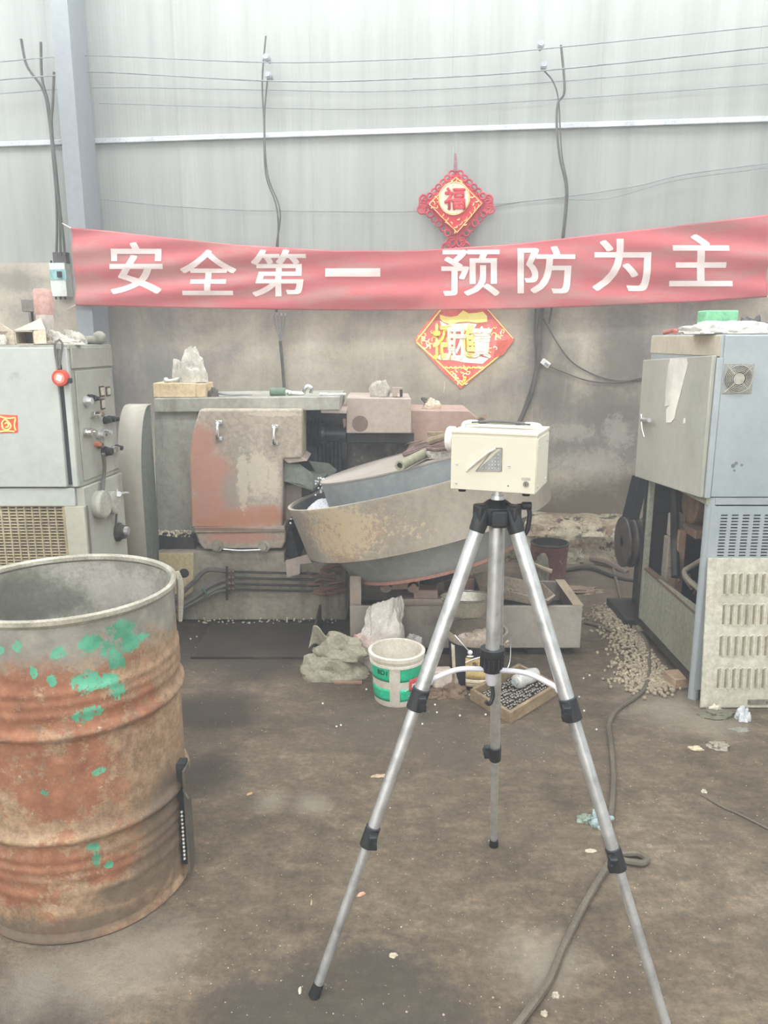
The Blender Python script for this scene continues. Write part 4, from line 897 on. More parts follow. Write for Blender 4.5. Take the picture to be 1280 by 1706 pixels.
# junk lying on the lid of the pan
def onlid(px, py, h=0.0): return inpan(px, py, HI + .004 + h)
M_bamboo = mat('grey_bamboo', (146, 142, 118), (122, 116, 94), (160, 156, 132), scale=8, bump=.15)
bam = thing('bamboo_tube', onlid(690, 768), 'hollow grey-green bamboo tube lying on the pan lid, open end to the front', 'tube')
a, b_ = onlid(666, 776, .03), onlid(715, 752, .03)
ax, ay = frame(b_ - a)
MB().lathe([(.012, 0.02), (.013, 0), (.022, 0), (.023, .03), (.022, (b_ - a).length), (.0, (b_ - a).length)], a, 20, ax, ay, (b_ - a).normalized()).build('tube_wall', M_bamboo, bam)
MB().lathe([(.0, 0.012), (.0135, .012)], a, 16, ax, ay, (b_ - a).normalized()).build('hollow', M_gap, bam)
M_branch = mat('dry_branch', (142, 124, 102), (118, 102, 84), (166, 150, 126), scale=12, bump=.4, rough=.9)
for i, (pts, r, lb) in enumerate([([(716, 724, .06), (740, 716, .07), (760, 708, .08), (785, 696, .1), (808, 682, .13)], .018, 'thick dry branch rising behind the sampler box'), ([(735, 718, .05), (765, 712, .08), (800, 693, .12), (812, 692, .13)], .010, 'thinner dry branch beside the thick branch'), ([(662, 733, .0), (680, 727, .02), (704, 722, .05)], .006, 'short thin twig left of the branches')]):
    tag(MB().tube([onlid(x, y + 12, h + .02) for x, y, h in pts], lambda t, r=r: r * (1 - .4 * t), 8).build('dry_branch', M_branch), lb, 'branch')
MB_ = MB(); a, b_ = onlid(715, 728, .065), onlid(740, 716, .08)
tag(MB_.box((a + b_) / 2, ((b_ - a).length, .05, .02), rz(0)).build('wood_offcut', M_branch, bevel=.004), 'flat wood offcut lying across the branches left of the sampler box', 'wood')
random.seed(8)
rp = thing('purple_rope', onlid(705, 748), 'dusty purple-brown bundle of rope on the pan lid', 'rope')
M_rope = mat('purple_rope', (122, 98, 92), (96, 78, 74), (144, 120, 112), scale=16, bump=.3, rough=.95)
for k in range(10):
    o_ = random.uniform(-5, 6); pts = [onlid(676 + random.uniform(-4, 6), 757 + o_ * .3, .015), onlid(692, 748 + o_, .03), onlid(712, 742 + o_, .04 + .01 * random.random()), onlid(732, 742 + o_ * 1.2, .045), onlid(752, 738 + o_, .03)]
    MB().tube(pts, .009, 7).build('strand', M_rope, rp)
tag(MB().lump(onlid(727, 763, .0), (.08, .05, .04), 71, .5, 2.6, rot=.4).build('rag', M_rag), 'small pale rag at the end of the bamboo tube', 'rag')

# ------------------------------------------------------------------ sump tank under the pan
TY = fl(775, 1094).y
M_tank = mat('tank_steel', (152, 143, 131), (132, 122, 111), (163, 155, 143), scale=3, bump=.12, fine=.12, spots=(((100, 90, 78), 5, .56, .72, .5, 1), ((176, 168, 150), 12, .64, .74, .4, 1)))
tk = thing('sump_tank', (.4, TY + .2, 0), 'open rectangular steel sump tank on the floor below the tilted pan', 'tank')
tzt = at(800, 1010, TY).z; tx0 = at(583, 1010, TY).x; tx1 = at(971, 1010, TY).x; tbz = .045
TD = atz(915, 967, tzt).y - TY
t_ = .02
MB().bx(tx0, tx1, TY, TY + t_, tbz, tzt).build('front_plate', M_tank, tk, bevel=.003)
MB().bx(tx0, tx1, TY + TD - t_, TY + TD, tbz, tzt).build('back_plate', M_tank, tk, bevel=.003)
MB().bx(tx0, tx0 + t_, TY + t_, TY + TD - t_, tbz, tzt).build('side_plate', M_tank, tk, bevel=.003)
MB().bx(tx1 - t_, tx1, TY + t_, TY + TD - t_, tbz, tzt).build('side_plate', M_tank, tk, bevel=.003)
MB().hexa([(tx1 - .045, TY, tzt), (tx1 + .004, TY, tzt), (tx1 + .004, TY + TD, tzt), (tx1 - .045, TY + TD, tzt)], [(tx1 - .045, TY, tzt + .006), (tx1 + .004, TY, tzt + .006), (tx1 + .004, TY + TD, tzt + .006), (tx1 - .045, TY + TD, tzt + .006)]).build('rim_bar', mat('tan_rim', (164, 150, 126)), tk)
MB().bx(tx0 + t_, tx1 - t_, TY + t_, TY + TD - t_, tbz, tbz + .01).build('tank_bottom', M_dark, tk)
MB().bx(tx0 + t_, tx1 - t_, TY + t_ + .01, TY + TD - t_ - .01, tbz + .011, .16).build('sludge', mat('oil_sludge', (44, 42, 38), rough=.35, bump=.3), tk)
for fx in (tx0 + .05, tx0 + .42, tx1 - .25): MB().bx(fx, fx + .16, TY + .03, TY + TD - .03, 0, tbz).build('foot', M_dark, tk)
MB().bx(tx0 - .001, tx0 + .055, TY + .04, TY + .05, tbz, tzt + .14).build('upright_plate', M_mpink, tk, bevel=.003)
MB().bx(tx0 + .055, tx0 + .2, TY + TD - .015, TY + TD - .005, tzt, tzt + .10).build('splash_plate', M_dark, tk)
# tilting bracket with rollers inside the tank
bk = thing('tilt_bracket', ((at(668, 980, TY + .2)).x, TY + .22, .16), 'pinkish steel tilt bracket with rollers standing in the tank under the pan', 'bracket')
for px in (643, 689):
    P = at(px, 978, TY + .10); r_ = .030
    q = MB(); q.cyl(P, P + Vector((0, .02, 0)), r_, n=24); q.bx(P.x - r_, P.x + r_, P.y, P.y + .02, P.z, P.z + .05); q.build('lug', M_mpink, bk)
    MB().cyl(P - Vector((0, .006, 0)), P + Vector((0, .026, 0)), .018, n=16).build('pin', M_mpink2, bk)
P = at(668, 974, TY + .115); MB().box(P, (.13, .02, .045)).build('cross_bar', M_mpink2, bk, bevel=.003)
a = at(693, 1002, TY + .09); MB().box(a + Vector((.06, .06, -.02)), (.30, .14, .07)).build('pedestal', M_mpink, bk, bevel=.005)
MB().box(a + Vector((.05, .06, .03)), (.12, .10, .05)).build('pedestal_step', M_mpink, bk, bevel=.005)
MB().box(a + Vector((.06, .06, -.10)), (.2, .1, .12)).build('pedestal_foot', M_dark, bk)
MB().bx(at(728, 960, TY + .3).x, at(740, 960, TY + .3).x, TY + .28, TY + .34, .16, .50).build('stanchion', M_mpink, bk, bevel=.003)
MB().bx(at(755, 960, TY + .3).x, at(790, 960, TY + .3).x, TY + .28, TY + .34, .16, tzt + .05).build('red_box', M_mpink2, bk, bevel=.003)
# long shallow tray resting across the tank
M_tray = mat('dusty_tray', (160, 148, 130), (140, 128, 110), scale=4, bump=.1)
tr = thing('shallow_tray', at(858, 985, TY + .15), 'long shallow dusty tray resting across the tank, right of the basin', 'tray')
o0 = [(791, 962), (806, 958), (905, 978), (924, 992), (925, 1001), (916, 1007), (800, 986)]
zt_ = tzt + .055
def tpt(px, py, z): return atz(px, py, z)
outer = [tpt(788, 955, zt_), tpt(806, 953, zt_), tpt(905, 972, zt_), tpt(926, 992, zt_), tpt(914, 1001, zt_), tpt(797, 974, zt_)]
cx_ = sum(outer, Vector()) / 6
low = [Vector((cx_.x + (p.x - cx_.x) * .92, cx_.y + (p.y - cx_.y) * .8, p.z - .05)) for p in outer]
inn = [Vector((cx_.x + (p.x - cx_.x) * .97, cx_.y + (p.y - cx_.y) * .90, p.z)) for p in outer]
inl = [Vector((p.x, p.y, p.z + .006)) for p in [Vector((cx_.x + (p.x - cx_.x) * .90, cx_.y + (p.y - cx_.y) * .72, p.z)) for p in low]]
q = MB(); n6 = 6; q.add(low + outer + inn + inl, [tuple(range(6))[::-1]] + [(i, (i + 1) % 6, 6 + (i + 1) % 6, 6 + i) for i in range(6)] + [(6 + i, 6 + (i + 1) % 6, 12 + (i + 1) % 6, 12 + i) for i in range(6)] + [(12 + i, 12 + (i + 1) % 6, 18 + (i + 1) % 6, 18 + i) for i in range(6)] + [tuple(range(18, 24))])
q.build('tray_shell', M_tray, tr, bevel=.003)
q = MB()
for k in range(160):
    f = random.random(); P = inl[0].lerp(inl[3], .1 + .8 * f) + Vector((random.gauss(0, .02), random.gauss(0, .012), .004)); q.octa(P, random.uniform(.003, .006))
q.build('ball_layer', M_dustball, tr, kind='stuff')

# ------------------------------------------------------------------ right machine cabinet (grey blue) with open side
M_blue = mat('blue_grey_enamel', (159, 165, 165), (149, 156, 156), (167, 172, 172), fine=.08, scale=1.4, rough=0.5, bump=0.03, spots=(((136, 142, 142), 9, .66, .74, .4, 1), ((146, 156, 156), 1.5, .5, .75, .5, 2),))
M_doorg = mat('beige_grey_door', (170, 167, 152), (154, 151, 138), (178, 175, 162), fine=.08, scale=1.6, rough=0.55, bump=0.05, spots=(((140, 146, 134), 2, .52, .72, .5, 1.5), ((120, 116, 106), 9, .64, .75, .4, 1)))
M_beige = mat('beige_header', (188, 178, 156), (176, 164, 142), fine=.15, scale=2, spots=(((170, 140, 110), 4, .6, .75, .4, 1),))
M_grnp = mat('green_grey_panel', (150, 150, 132), (128, 126, 110), (164, 164, 146), scale=3, streak=2.5, bump=.12, spots=(((88, 82, 70), 4, .55, .72, .6, 3),))
RY = 3.08; RD = .80
RX = at(1176, 1000, RY).x; RX1 = RX + .95
zT = at(1230, 557, RY).z; zM = at(1230, 829, RY).z
rc = thing('machine_cabinet', (RX + .45, RY + RD / 2, 0), 'tall blue-grey machine cabinet at the right edge with fan and vent slots', 'cabinet')
XL = at(1190, 700, RY).x     # left face of the upper box
# upper shell
MB().bx(XL, RX1, RY, RY + RD, zM, zT).build('upper_body', M_blue, rc, bevel=.004)
MB().bx(XL - .004, XL, RY + .0, RY + RD, zT - .085, zT - .004).build('side_header', M_beige, rc, bevel=.002)
MB().bx(XL + .012, RX1, RY - .008, RY, zM + .004, zT - .004).build('front_panel', M_blue, rc, bevel=.003)
MB().bx(RX, RX1, RY - .004, RY + .02, zM - .03, zM).build('front_rail', M_blue, rc, bevel=.002)
# vent panel with real slots
def slots(name, x0, x1, z0, z1, y, cols, rows, m, back, parent, t=.006, rn=2):
    q = MB()
    xs = [x0]; 
    for (a, b_) in cols: xs += [a, b_]
    xs.append(x1)
    for i in range(0, len(xs), 2):
        if xs[i + 1] > xs[i]: q.bx(xs[i], xs[i + 1], y, y + t, z0, z1)
    zs = [z0]
    for (a, b_) in rows: zs += [a, b_]
    zs.append(z1)
    for (a, b_) in cols:
        for i in range(0, len(zs), 2): q.bx(a, b_, y, y + t, zs[i], zs[i + 1])
    o = q.build(name, m, parent, smooth=False)
    MB().bx(x0, x1, y + t + .006, y + t + .010, z0, z1).build('vent_shadow_plate', back, parent, smooth=False)
    return o
M_vent = mat('vent_dark', (44, 46, 46), bump=0)
pz = lambda py: at(1230, py, RY - .006).z
px_ = lambda x, py=895: at(x, py, RY - .006).x
cols = [(px_(1198 + 18.2 * k), px_(1198 + 18.2 * k) + .028) for k in range(8)]
cols = [c for c in cols if c[1] < RX1 - .03]
rows = [(pz(932 - 5.15 * k), pz(932 - 5.15 * k) + .0062) for k in range(15)]
slots('vent_panel', px_(1181), RX1 - .01, .34, zM - .035, RY - .006, cols, rows, M_blue, M_vent, rc)
MB().bx(px_(1181), RX1 - .01, RY - .006, RY, 0.05, .34).build('lower_front_panel', M_blue, rc)
# posts
MB().cyl((RX - .006, RY + .018, 0), (RX - .010, RY + .018, zM), .022, n=20).build('corner_post', M_blue, rc)
MB().bx(RX, px_(1181), RY - .004, RY + .03, .05, zM - .03).build('front_stile', M_blue, rc, bevel=.002)
xp = at(1094, 880, RY + RD - .06).x
MB().bx(XL + .03, XL + .055, RY + RD - .05, RY + RD - .02, 0.02, zM).build('rear_post', M_grnp, rc, bevel=.002)
MB().bx(XL + .02, RX1, RY + RD - .01, RY + RD, 0.05, zM).build('back_panel', M_dark, rc)
MB().bx(RX1 - .01, RX1, RY, RY + RD, 0.0, zM).build('far_side_panel', M_blue, rc)
MB().bx(XL + .03, RX1, RY + .02, RY + RD - .02, .05, .09).build('floor_pan', M_dark, rc)
# sloping bottom edge under the door
MB().hexa([(XL - .0, RY, zM - .03), (XL + .03, RY, zM - .03), (XL + .03, RY + RD, zM - .03), (XL, RY + RD, zM - .03)], [(XL, RY, zM), (XL + .03, RY, zM), (XL + .03, RY + RD, zM), (XL, RY + RD, zM)]).build('sill', M_grnp, rc)
xs_ = XL + .034
MB().hexa([(xs_, RY + .02, .09), (xs_ + .012, RY + .02, .09), (xs_ + .012, RY + RD - .02, .05), (xs_, RY + RD - .02, .05)], [(xs_, RY + .02, .40), (xs_ + .012, RY + .02, .40), (xs_ + .012, RY + RD - .02, .36), (xs_, RY + RD - .02, .36)]).build('lower_side_panel', M_grnp, rc)
MB().bx(xs_ - .002, xs_ + .03, RY + .02, RY + RD - .02, .36, .372).build('side_channel', mat('brown_rust', (110, 90, 74), (88, 72, 60), scale=8, bump=.2), rc)
# door on the left face
dx = XL - .03
dr = MB().hexa([(dx, RY + .0, zM - .0), (dx + .018, RY, zM), (dx + .018, RY + RD + .02, at(1067, 795, RY + RD).z), (dx, RY + RD + .02, at(1067, 795, RY + RD).z)],
               [(dx, RY, at(1190, 592, RY).z), (dx + .018, RY, at(1190, 592, RY).z), (dx + .018, RY + RD + .02, at(1078, 600, RY + RD).z), (dx, RY + RD + .02, at(1078, 600, RY + RD).z)]).build('side_door', M_doorg, rc, bevel=.004)
MB().bx(dx + .016, XL + .01, RY - .012, RY + .0, zM, zT - .09).build('door_edge', M_blue, rc, bevel=.002)
def ondoor(px, py, off=0.0): return atx(px, py, dx - off)
h_ = MB().tube([ondoor(1070, 699, .002), ondoor(1070, 699, .03), ondoor(1082, 700, .035)], .010, 10, 1).build('door_handle', M_alu, dr)
MB().tube([ondoor(1069, 690, .03), ondoor(1070, 712, .03), ondoor(1074, 728, .02)], .006, 8).build('handle_lever', M_alu, dr)
MB().prism([ondoor(x, y, .003) for x, y in [(1117, 598), (1144, 597), (1146, 606), (1144, 616), (1135, 650), (1126, 685), (1124, 697), (1118, 704), (1110, 704), (1110, 682), (1116, 675), (1108, 677), (1110, 640), (1114, 608)]], Vector((.002, 0, 0))).build('torn_paper', mat('torn_white_paper', (226, 220, 206), bump=.02, fine=.02), dr)
MB().prism([ondoor(x, y, .003) for x, y in [(1139, 697), (1142, 696), (1142, 705), (1138, 706)]], Vector((.002, 0, 0))).build('paper_scrap', MATS['torn_white_paper'], dr)
# fan on the front
fc = at(1230, 631, RY - .008); s_ = at(1255, 631, RY).x - at(1205, 631, RY).x
M_fan = mat('fan_guard', (176, 172, 158), rough=.4, metal=.3, bump=0)
fn = MB().box(fc + Vector((0, .002, 0)), (s_, .008, s_)).build('fan_plate', mat('fan_plate', (150, 150, 142), scale=8), rc, bevel=.002)
MB().cyl(fc - Vector((0, .002, 0)), fc - Vector((0, .0035, 0)), s_ * .44, n=36).build('fan_opening', M_vent, fn)
for k in range(6):
    a = k * 1.047
    P = fc + Vector((.024 * math.cos(a), -.004, .024 * math.sin(a))); t1 = Vector((math.cos(a), 0, math.sin(a))); t2 = Vector((-math.sin(a), 0, math.cos(a)))
    MB().prism([P - t2 * .008 - t1 * .01, P + t2 * .012 - t1 * .01, P + t2 * .012 + t1 * .022, P - t2 * .004 + t1 * .022], Vector((0, .001, 0))).build('fan_blade', mat('fan_blade', (92, 90, 84), bump=0), fn)
MB().cyl(fc - Vector((0, .003, 0)), fc - Vector((0, .010, 0)), s_ * .19, n=28).build('fan_hub', M_fan, fn)
for k, r_ in enumerate((.24, .29, .34, .39, .44)):
    c = fc - Vector((0, .011, 0)); MB().tube([c + Vector((s_ * r_ * math.cos(i * .2618), 0, s_ * r_ * math.sin(i * .2618))) for i in range(25)], .0013, 5, 1, False).build('guard_ring', M_fan, fn)
for k in range(4):
    a = .785 + k * 1.5708; MB().tube([fc + Vector((s_ * .19 * math.cos(a), -.011, s_ * .19 * math.sin(a))), fc + Vector((s_ * .6 * math.cos(a), -.009, s_ * .6 * math.sin(a)))], .0016, 5, 1).build('guard_spoke', M_fan, fn)
for (x, y, r_) in ((1222, 776, .009), (1227, 772, .007), (1236, 775, .006), (1224, 784, .005)):
    P = at(x, y, RY - .0085); MB().cyl(P, P + Vector((0, .0006, 0)), r_, n=12).build('grease_mark', mat('grease', (112, 116, 116), bump=0), rc)
# insides seen through the opening
M_orange = mat('rusty_orange_iron', (150, 120, 98), (122, 94, 76), (166, 138, 116), scale=6, bump=.3)
ix = XL + .16
IY = RY + .10
q = MB(); q.cyl((ix + .02, RY + .62, .74), (ix + .32, RY + .62, .74), .10, n=28); q.build('motor', M_orange, rc, bevel=.01)
MB().bx(ix, ix + .3, RY + .46, RY + .72, .60, .64).build('motor_plate', M_orange, rc, bevel=.004)
MB().bx(ix - .04, ix, RY + .56, RY + .62, .10, .62).build('strut', M_orange, rc, bevel=.004)
MB().bx(ix - .06, ix + .02, RY + .63, RY + .70, .10, .56).build('valve_block', mat('valve_block', (150, 140, 124), scale=8, bump=.2), rc, bevel=.006)
MB().bx(ix - .05, ix + .02, RY + .63, RY + .70, .56, .68).build('filter_cup', mat('pale_cup', (176, 164, 150)), rc, bevel=.01)
q = MB(); q.cyl((ix + .05, RY + .22, .20), (ix + .35, RY + .22, .20), .12, n=24); q.build('pump', M_dark, rc, bevel=.01)
MB().tube([(XL + .06, RY + .03, .66), (XL + .10, RY + .2, .58), (XL + .12, RY + .36, .50), (XL + .10, RY + .40, .46), (XL + .08, RY + .30, .45), (XL + .06, RY + .04, .46)], .012, 8).build('hose', mat('grey_hose', (140, 132, 116)), rc)
MB().tube([(XL + .10, RY + .62, .82), (XL + .10, RY + .58, .70), (XL + .12, RY + .60, .55), (XL + .10, RY + .50, .40)], .022, 8).build('hose', M_dark, rc)
MB().tube([(XL + .14, RY + .12, .84), (XL + .12, RY + .2, .74), (XL + .14, RY + .3, .66)], .02, 8).build('hose', M_dark, rc)
random.seed(4)
for k in range(12):
    y = RY + random.uniform(.1, .6); MB().tube([(XL + .10 + random.random() * .1, y, .36 + random.random() * .05), (XL + .12, y + .06, .40 + random.random() * .05), (XL + .12 + random.random() * .1, y + .12, .35 + random.random() * .05)], .007, 6).build('cable_end', mat('brown_cable', (112, 92, 80)), rc)
# leaning louvred panel
lp = thing('louvred_panel', (at(1225, 1175, RY - .08).x, RY - .08, 0), 'dirty off-white louvred steel panel leaning on the blue-grey cabinet', 'panel')
M_lou = mat('dirty_white_enamel', (194, 190, 173), (178, 173, 154), (204, 201, 186), scale=3, rough=.5, bump=.05, spots=(((120, 112, 94), 9, .62, .72, .6, 1), ((170, 160, 134), 3, .52, .7, .5, 1)))
pb = fl(1166, 1180); yb_b = pb.y; yb_t = RY - .016
lz = at(1180, 931, yb_t).z; lx0b = pb.x; lx0t = at(1180, 931, yb_t).x
lx0 = (lx0b + lx0t) / 2; LW = .70
ly = Vector((0, yb_t - yb_b, lz)).normalized(); lh = Vector((0, yb_t - yb_b, lz)).length
lo = Vector((lx0, yb_b, .004)); ln_ = Vector((1, 0, 0)).cross(ly).normalized()   # points to the camera (-y)
if ln_.y > 0: ln_ = -ln_
lrot = Matrix((Vector((1, 0, 0)), -ln_, ly)).transposed()
def lpt(x, z, o=0): return lo + Vector((x, 0, 0)) + ly * z + ln_ * o
MB().box(lpt(LW / 2, lh / 2), (LW, .010, lh), lrot).build('sheet', M_lou, lp, bevel=.002)
def onpanel(px, py):
    d = ray(px, py); t = (lo - EYE).dot(ln_) / d.dot(ln_); P = EYE + d * t; return P.x - lo.x, (P - lo).dot(ly)
for (py, xs0) in ((973, 1208), (1024, 1206), (1076, 1201), (1130, 1197)):
    x0, zc = onpanel(xs0, py)
    k = 0
    while x0 + .0315 * k < LW - .04 and k < 12:
        x = x0 + .0315 * k
        q = MB(); a = lpt(x, zc - .046, .005); 
        L = .092; W_ = .010
        q.tube([lpt(x + W_, zc - .044, .006), lpt(x + W_, zc, .007), lpt(x + W_, zc + .044, .006)], .006, 8, 1)
        q.tube([lpt(x + W_, zc + .044, .006), lpt(x, zc + .048, .006), lpt(x - W_ * .6, zc + .042, .005)], .004, 6, 2)
        lv = q.build('louvre', M_lou, lp)
        MB().box(lpt(x - .003, zc, .0052), (.009, .001, .08), lrot).build('louvre_slit', mat('louvre_slit', (140, 132, 108), bump=0), lv, smooth=False)
        k += 1
xk, zk = onpanel(1262, 1170)
pt_ = MB().box(lpt(xk, zk + .004, .007), (.085, .004, .022), lrot).build('name_plate', mat('dull_plate', (140, 134, 122), metal=.4), lp, bevel=.001)
for k in (-1, 1): 
    P = lpt(xk + .036 * k, zk + .004, .009); MB().cyl(P, P + ln_ * .002, .003, n=8).build('rivet', M_dark, pt_)
# things on top of the cabinet
tz = zT + .003
M_cloth = mat('silver_sheet', (206, 202, 194), (184, 180, 174), (222, 219, 212), scale=6, rough=.45, bump=.15)
tag(MB().lump(Vector((at(1225, 545, RY + .12).x, RY + .16, tz)), (.34, .22, .05), 61, .35, 2.6, 60, 30).build('plastic_sheet', M_cloth), 'crumpled silvery plastic sheet on top of the blue-grey cabinet', 'plastic sheet')
gx = at(1199, 545, RY + .36).x
tag(MB().bx(gx - .07, gx + .07, RY + .34, RY + .44, tz, tz + .10).build('green_box', mat('mint_green', (132, 196, 152), (112, 180, 134), scale=5), bevel=.006), 'mint green box behind the plastic sheet on the right cabinet', 'box')
tag(MB().lump(Vector((at(1277, 545, RY + .10).x + .03, RY + .30, tz)), (.12, .1, .06), 63, .6, 3).build('wire_bundle', mat('dark_bundle', (92, 90, 86))), 'dark crumpled bundle at the right end of the right cabinet top', 'bundle')
tag(MB().tube([Vector((XL + .02, RY + .70, tz + .008)), Vector((XL + .05, RY + .64, tz + .018)), Vector((XL + .03, RY + .58, tz + .008))], .010, 8).build('red_rope_piece', mat('red_cord', (170, 96, 84))), 'short piece of red cord at the rear corner of the cabinet top', 'cord')
tag(MB().bx(XL + .02, XL + .10, RY + .3, RY + .48, tz, tz + .006).build('flat_scrap', M_card2), 'flat pale scrap on the left edge of the cabinet top', 'scrap')

# pulley and belts left of the cabinet (behind it)
plx = thing('grooved_pulley', fl(1048, 985), 'dark grooved belt pulley low behind the grey cabinet door', 'pulley')
PY = 4.15; pc = at(1036, 903, PY); pr_ = .14
prf = [(0, 0), (pr_, 0)]; 
for k in range(6): prf += [(pr_, .012 + .04 * k), (pr_ - .03, .026 + .04 * k), (pr_, .040 + .04 * k)]
prf += [(pr_, .26), (0, .26)]
MB().lathe(prf, pc, 36, Vector((0, 1, 0)), Vector((0, 0, 1)), Vector((1, -.05, 0)).normalized()).build('pulley_wheel', mat('pulley_iron', (82, 74, 70), (64, 58, 54), (110, 100, 92), scale=8, metal=.3, rough=.5, bump=.2), plx)
MB().cyl(pc + Vector((.0, 0, 0)), pc + Vector((.34, 0, 0)), .03, n=16).build('shaft', M_dark, plx)
MB().bx(pc.x + .10, pc.x + .34, PY - .06, PY + .06, 0, pc.z + .03).build('bearing_stand', M_dark, plx, bevel=.004)
MB().bx(pc.x - .02, pc.x + .5, PY - .22, PY + .14, 0, .05).build('base_rail', M_dark, plx, bevel=.004)
for k, (xo, w_) in enumerate(((.03, .05), (.16, .05))):
    a = pc + Vector((xo, -.02, pr_ - .01)); b_ = at(1068 + k * 18, 790, PY + .05)
    q = MB(); d_ = (b_ - a); n_ = Vector((1, 0, 0)); s_2 = n_.cross(d_).normalized() * .012
    for o_ in (-.07, .07):
        oo = s_2.normalized() * o_ * (1 if k == 0 else .8)
        q.hexa([a + oo - n_ * w_ / 2 - s_2 * .5, a + oo + n_ * w_ / 2 - s_2 * .5, a + oo + n_ * w_ / 2 + s_2 * .5, a + oo - n_ * w_ / 2 + s_2 * .5], [b_ + oo - n_ * w_ / 2 - s_2 * .5, b_ + oo + n_ * w_ / 2 - s_2 * .5, b_ + oo + n_ * w_ / 2 + s_2 * .5, b_ + oo - n_ * w_ / 2 + s_2 * .5])
    q.build('drive_belt', M_rubber, plx)
tag(MB().tube([fl(940, 935), fl(975, 938) + Vector((0, 0, .03)), fl(1010, 944) + Vector((0, 0, .03)), fl(1045, 955)], .022, 8).build('floor_pipe', mat('brown_pipe', (104, 88, 76), scale=8, bump=.2)), 'brown pipe lying on the floor along the foot of the wall', 'pipe')
tag(MB().tube([fl(930, 955) + Vector((0, 0, .01)), fl(980, 950) + Vector((0, 0, .02)), fl(1030, 965) + Vector((0, 0, .01)), fl(1100, 975)], .014, 8).build('floor_pipe', M_dark), 'dark pipe on the floor in front of the brown pipe', 'pipe')

# ------------------------------------------------------------------ rusty drum
DC = Vector((-.866, 1.985, 0)); DR = .287; DH = .885
def cylhit(px, py, c, r):
    d = ray(px, py); ox, oy = EYE.x - c.x, EYE.y - c.y; a = d.x ** 2 + d.y ** 2; b_ = 2 * (ox * d.x + oy * d.y); cc = ox * ox + oy * oy - r * r
    D_ = max(b_ * b_ - 4 * a * cc, 0); return EYE + d * ((-b_ - math.sqrt(D_)) / (2 * a))
def drum_mat():
    m = bpy.data.materials.new('rusty_drum_paint'); m.use_nodes = True; t = NT(m); b = t.n['Principled BSDF']; v = t.coord()
    col = t.ramp(t.noise(v, 5, 8, .65, .4), [(.28, (146, 124, 104)), (.5, (176, 148, 122)), (.7, (196, 172, 144))])
    col = t.mix(.85, col, t.ramp(t.noise(v, 34, 8, .8), [(.3, (84, 76, 68)), (.7, (200, 194, 184))]), 'OVERLAY')
    sx = t.new('ShaderNodeSeparateXYZ'); t.l.new(v, sx.inputs[0]); z = sx.outputs[2]
    nz = t.noise(v, 7, 8, .7)
    zz = t.math('ADD', z, t.math('MULTIPLY', t.math('SUBTRACT', nz, .5), .30))
    def L(px, py, rx, ry): p = cylhit(px, py, DC, DR); return (p.x - DC.x, p.y - DC.y, p.z, rx, ry)
    # orange brown rust
    f = t.math('MULTIPLY', t.blobs(v, [L(20, 1150, .16, .08), L(90, 1170, .16, .07), L(0, 1230, .12, .09), L(150, 1265, .05, .10), L(30, 1290, .16, .06), L(180, 1180, .07, .06), L(215, 1070, .06, .06), L(100, 1330, .12, .05), L(60, 1440, .16, .05), L(190, 1440, .07, .04), L(20, 1480, .1, .05), L(240, 1170, .05, .06)], .75, 12, .18), .9); f = t.math('MULTIPLY', f, t.step(t.noise(v, 26, 7, .75), .34, .48))
    rust = t.ramp(t.noise(v, 22, 6, .7), [(.3, (122, 74, 52)), (.55, (150, 98, 70)), (.72, (176, 126, 94))]); col = t.mix(f, col, rust)
    f = t.math('MULTIPLY', t.step(t.noise(v, 11, 9, .75, .3), .53, .60), .75); f2 = t.math('SUBTRACT', 1, t.step(sx.outputs[0], .16, .30)); col = t.mix(t.math('MULTIPLY', f, f2), col, rust)
    # pale scratches
    f = t.math('MULTIPLY', t.step(t.noise(v, 30, 8, .8), .60, .68), .55); col = t.mix(f, col, lin((204, 190, 160)))
    # grey, paint free top band
    f = t.math('MULTIPLY', t.step(zz, .73, .82), .95); col = t.mix(f, col, t.ramp(t.noise(v, 18, 7, .7), [(.3, (116, 114, 104)), (.7, (158, 154, 142))]))
    # darker foot and right side
    f = t.math('MULTIPLY', t.blobs(v, [L(280, 1350, .10, .12), L(270, 1430, .11, .10), L(220, 1480, .10, .04), L(150, 1540, .2, .03), L(60, 1560, .2, .03), L(285, 1560, .2, .05)], .35, 8, .5), .72); col = t.mix(f, col, lin((92, 84, 72)))
    # remains of teal paint
    f = t.blobs(v, [L(215, 1070, .030, .030), L(200, 1050, .035, .022), L(178, 1080, .02, .02), L(195, 1100, .022, .03), L(150, 1072, .026, .022), L(145, 1135, .032, .024), L(178, 1132, .03, .018), L(196, 1150, .018, .02), L(138, 1192, .026, .018), L(155, 1184, .022, .014), L(96, 1090, .018, .016), L(28, 1078, .012, .016), L(88, 1135, .010, .016), L(57, 1120, .008, .012), L(160, 1425, .010, .035), L(152, 1410, .012, .014), L(180, 1440, .012, .01), L(165, 1285, .014, .01), L(75, 1320, .010, .008), L(230, 1065, .03, .012), L(0, 1083, .01, .01)], .75, 30, .05); f = t.math('MULTIPLY', f, t.step(t.noise(v, 55, 5, .7), .38, .44))
    col = t.mix(f, col, t.ramp(t.noise(v, 14, 4, .6), [(.35, (70, 138, 108)), (.65, (104, 182, 148))]))
    t.val(b.inputs['Base Color'], col); b.inputs['Roughness'].default_value = .68; b.inputs['Specular IOR Level'].default_value = .35
    bp = t.new('ShaderNodeBump'); bp.inputs['Strength'].default_value = .4; bp.inputs['Distance'].default_value = .004; t.l.new(t.noise(v, 36, 7, .75), bp.inputs['Height']); t.l.new(bp.outputs[0], b.inputs['Normal'])
    return m
M_drum = drum_mat()
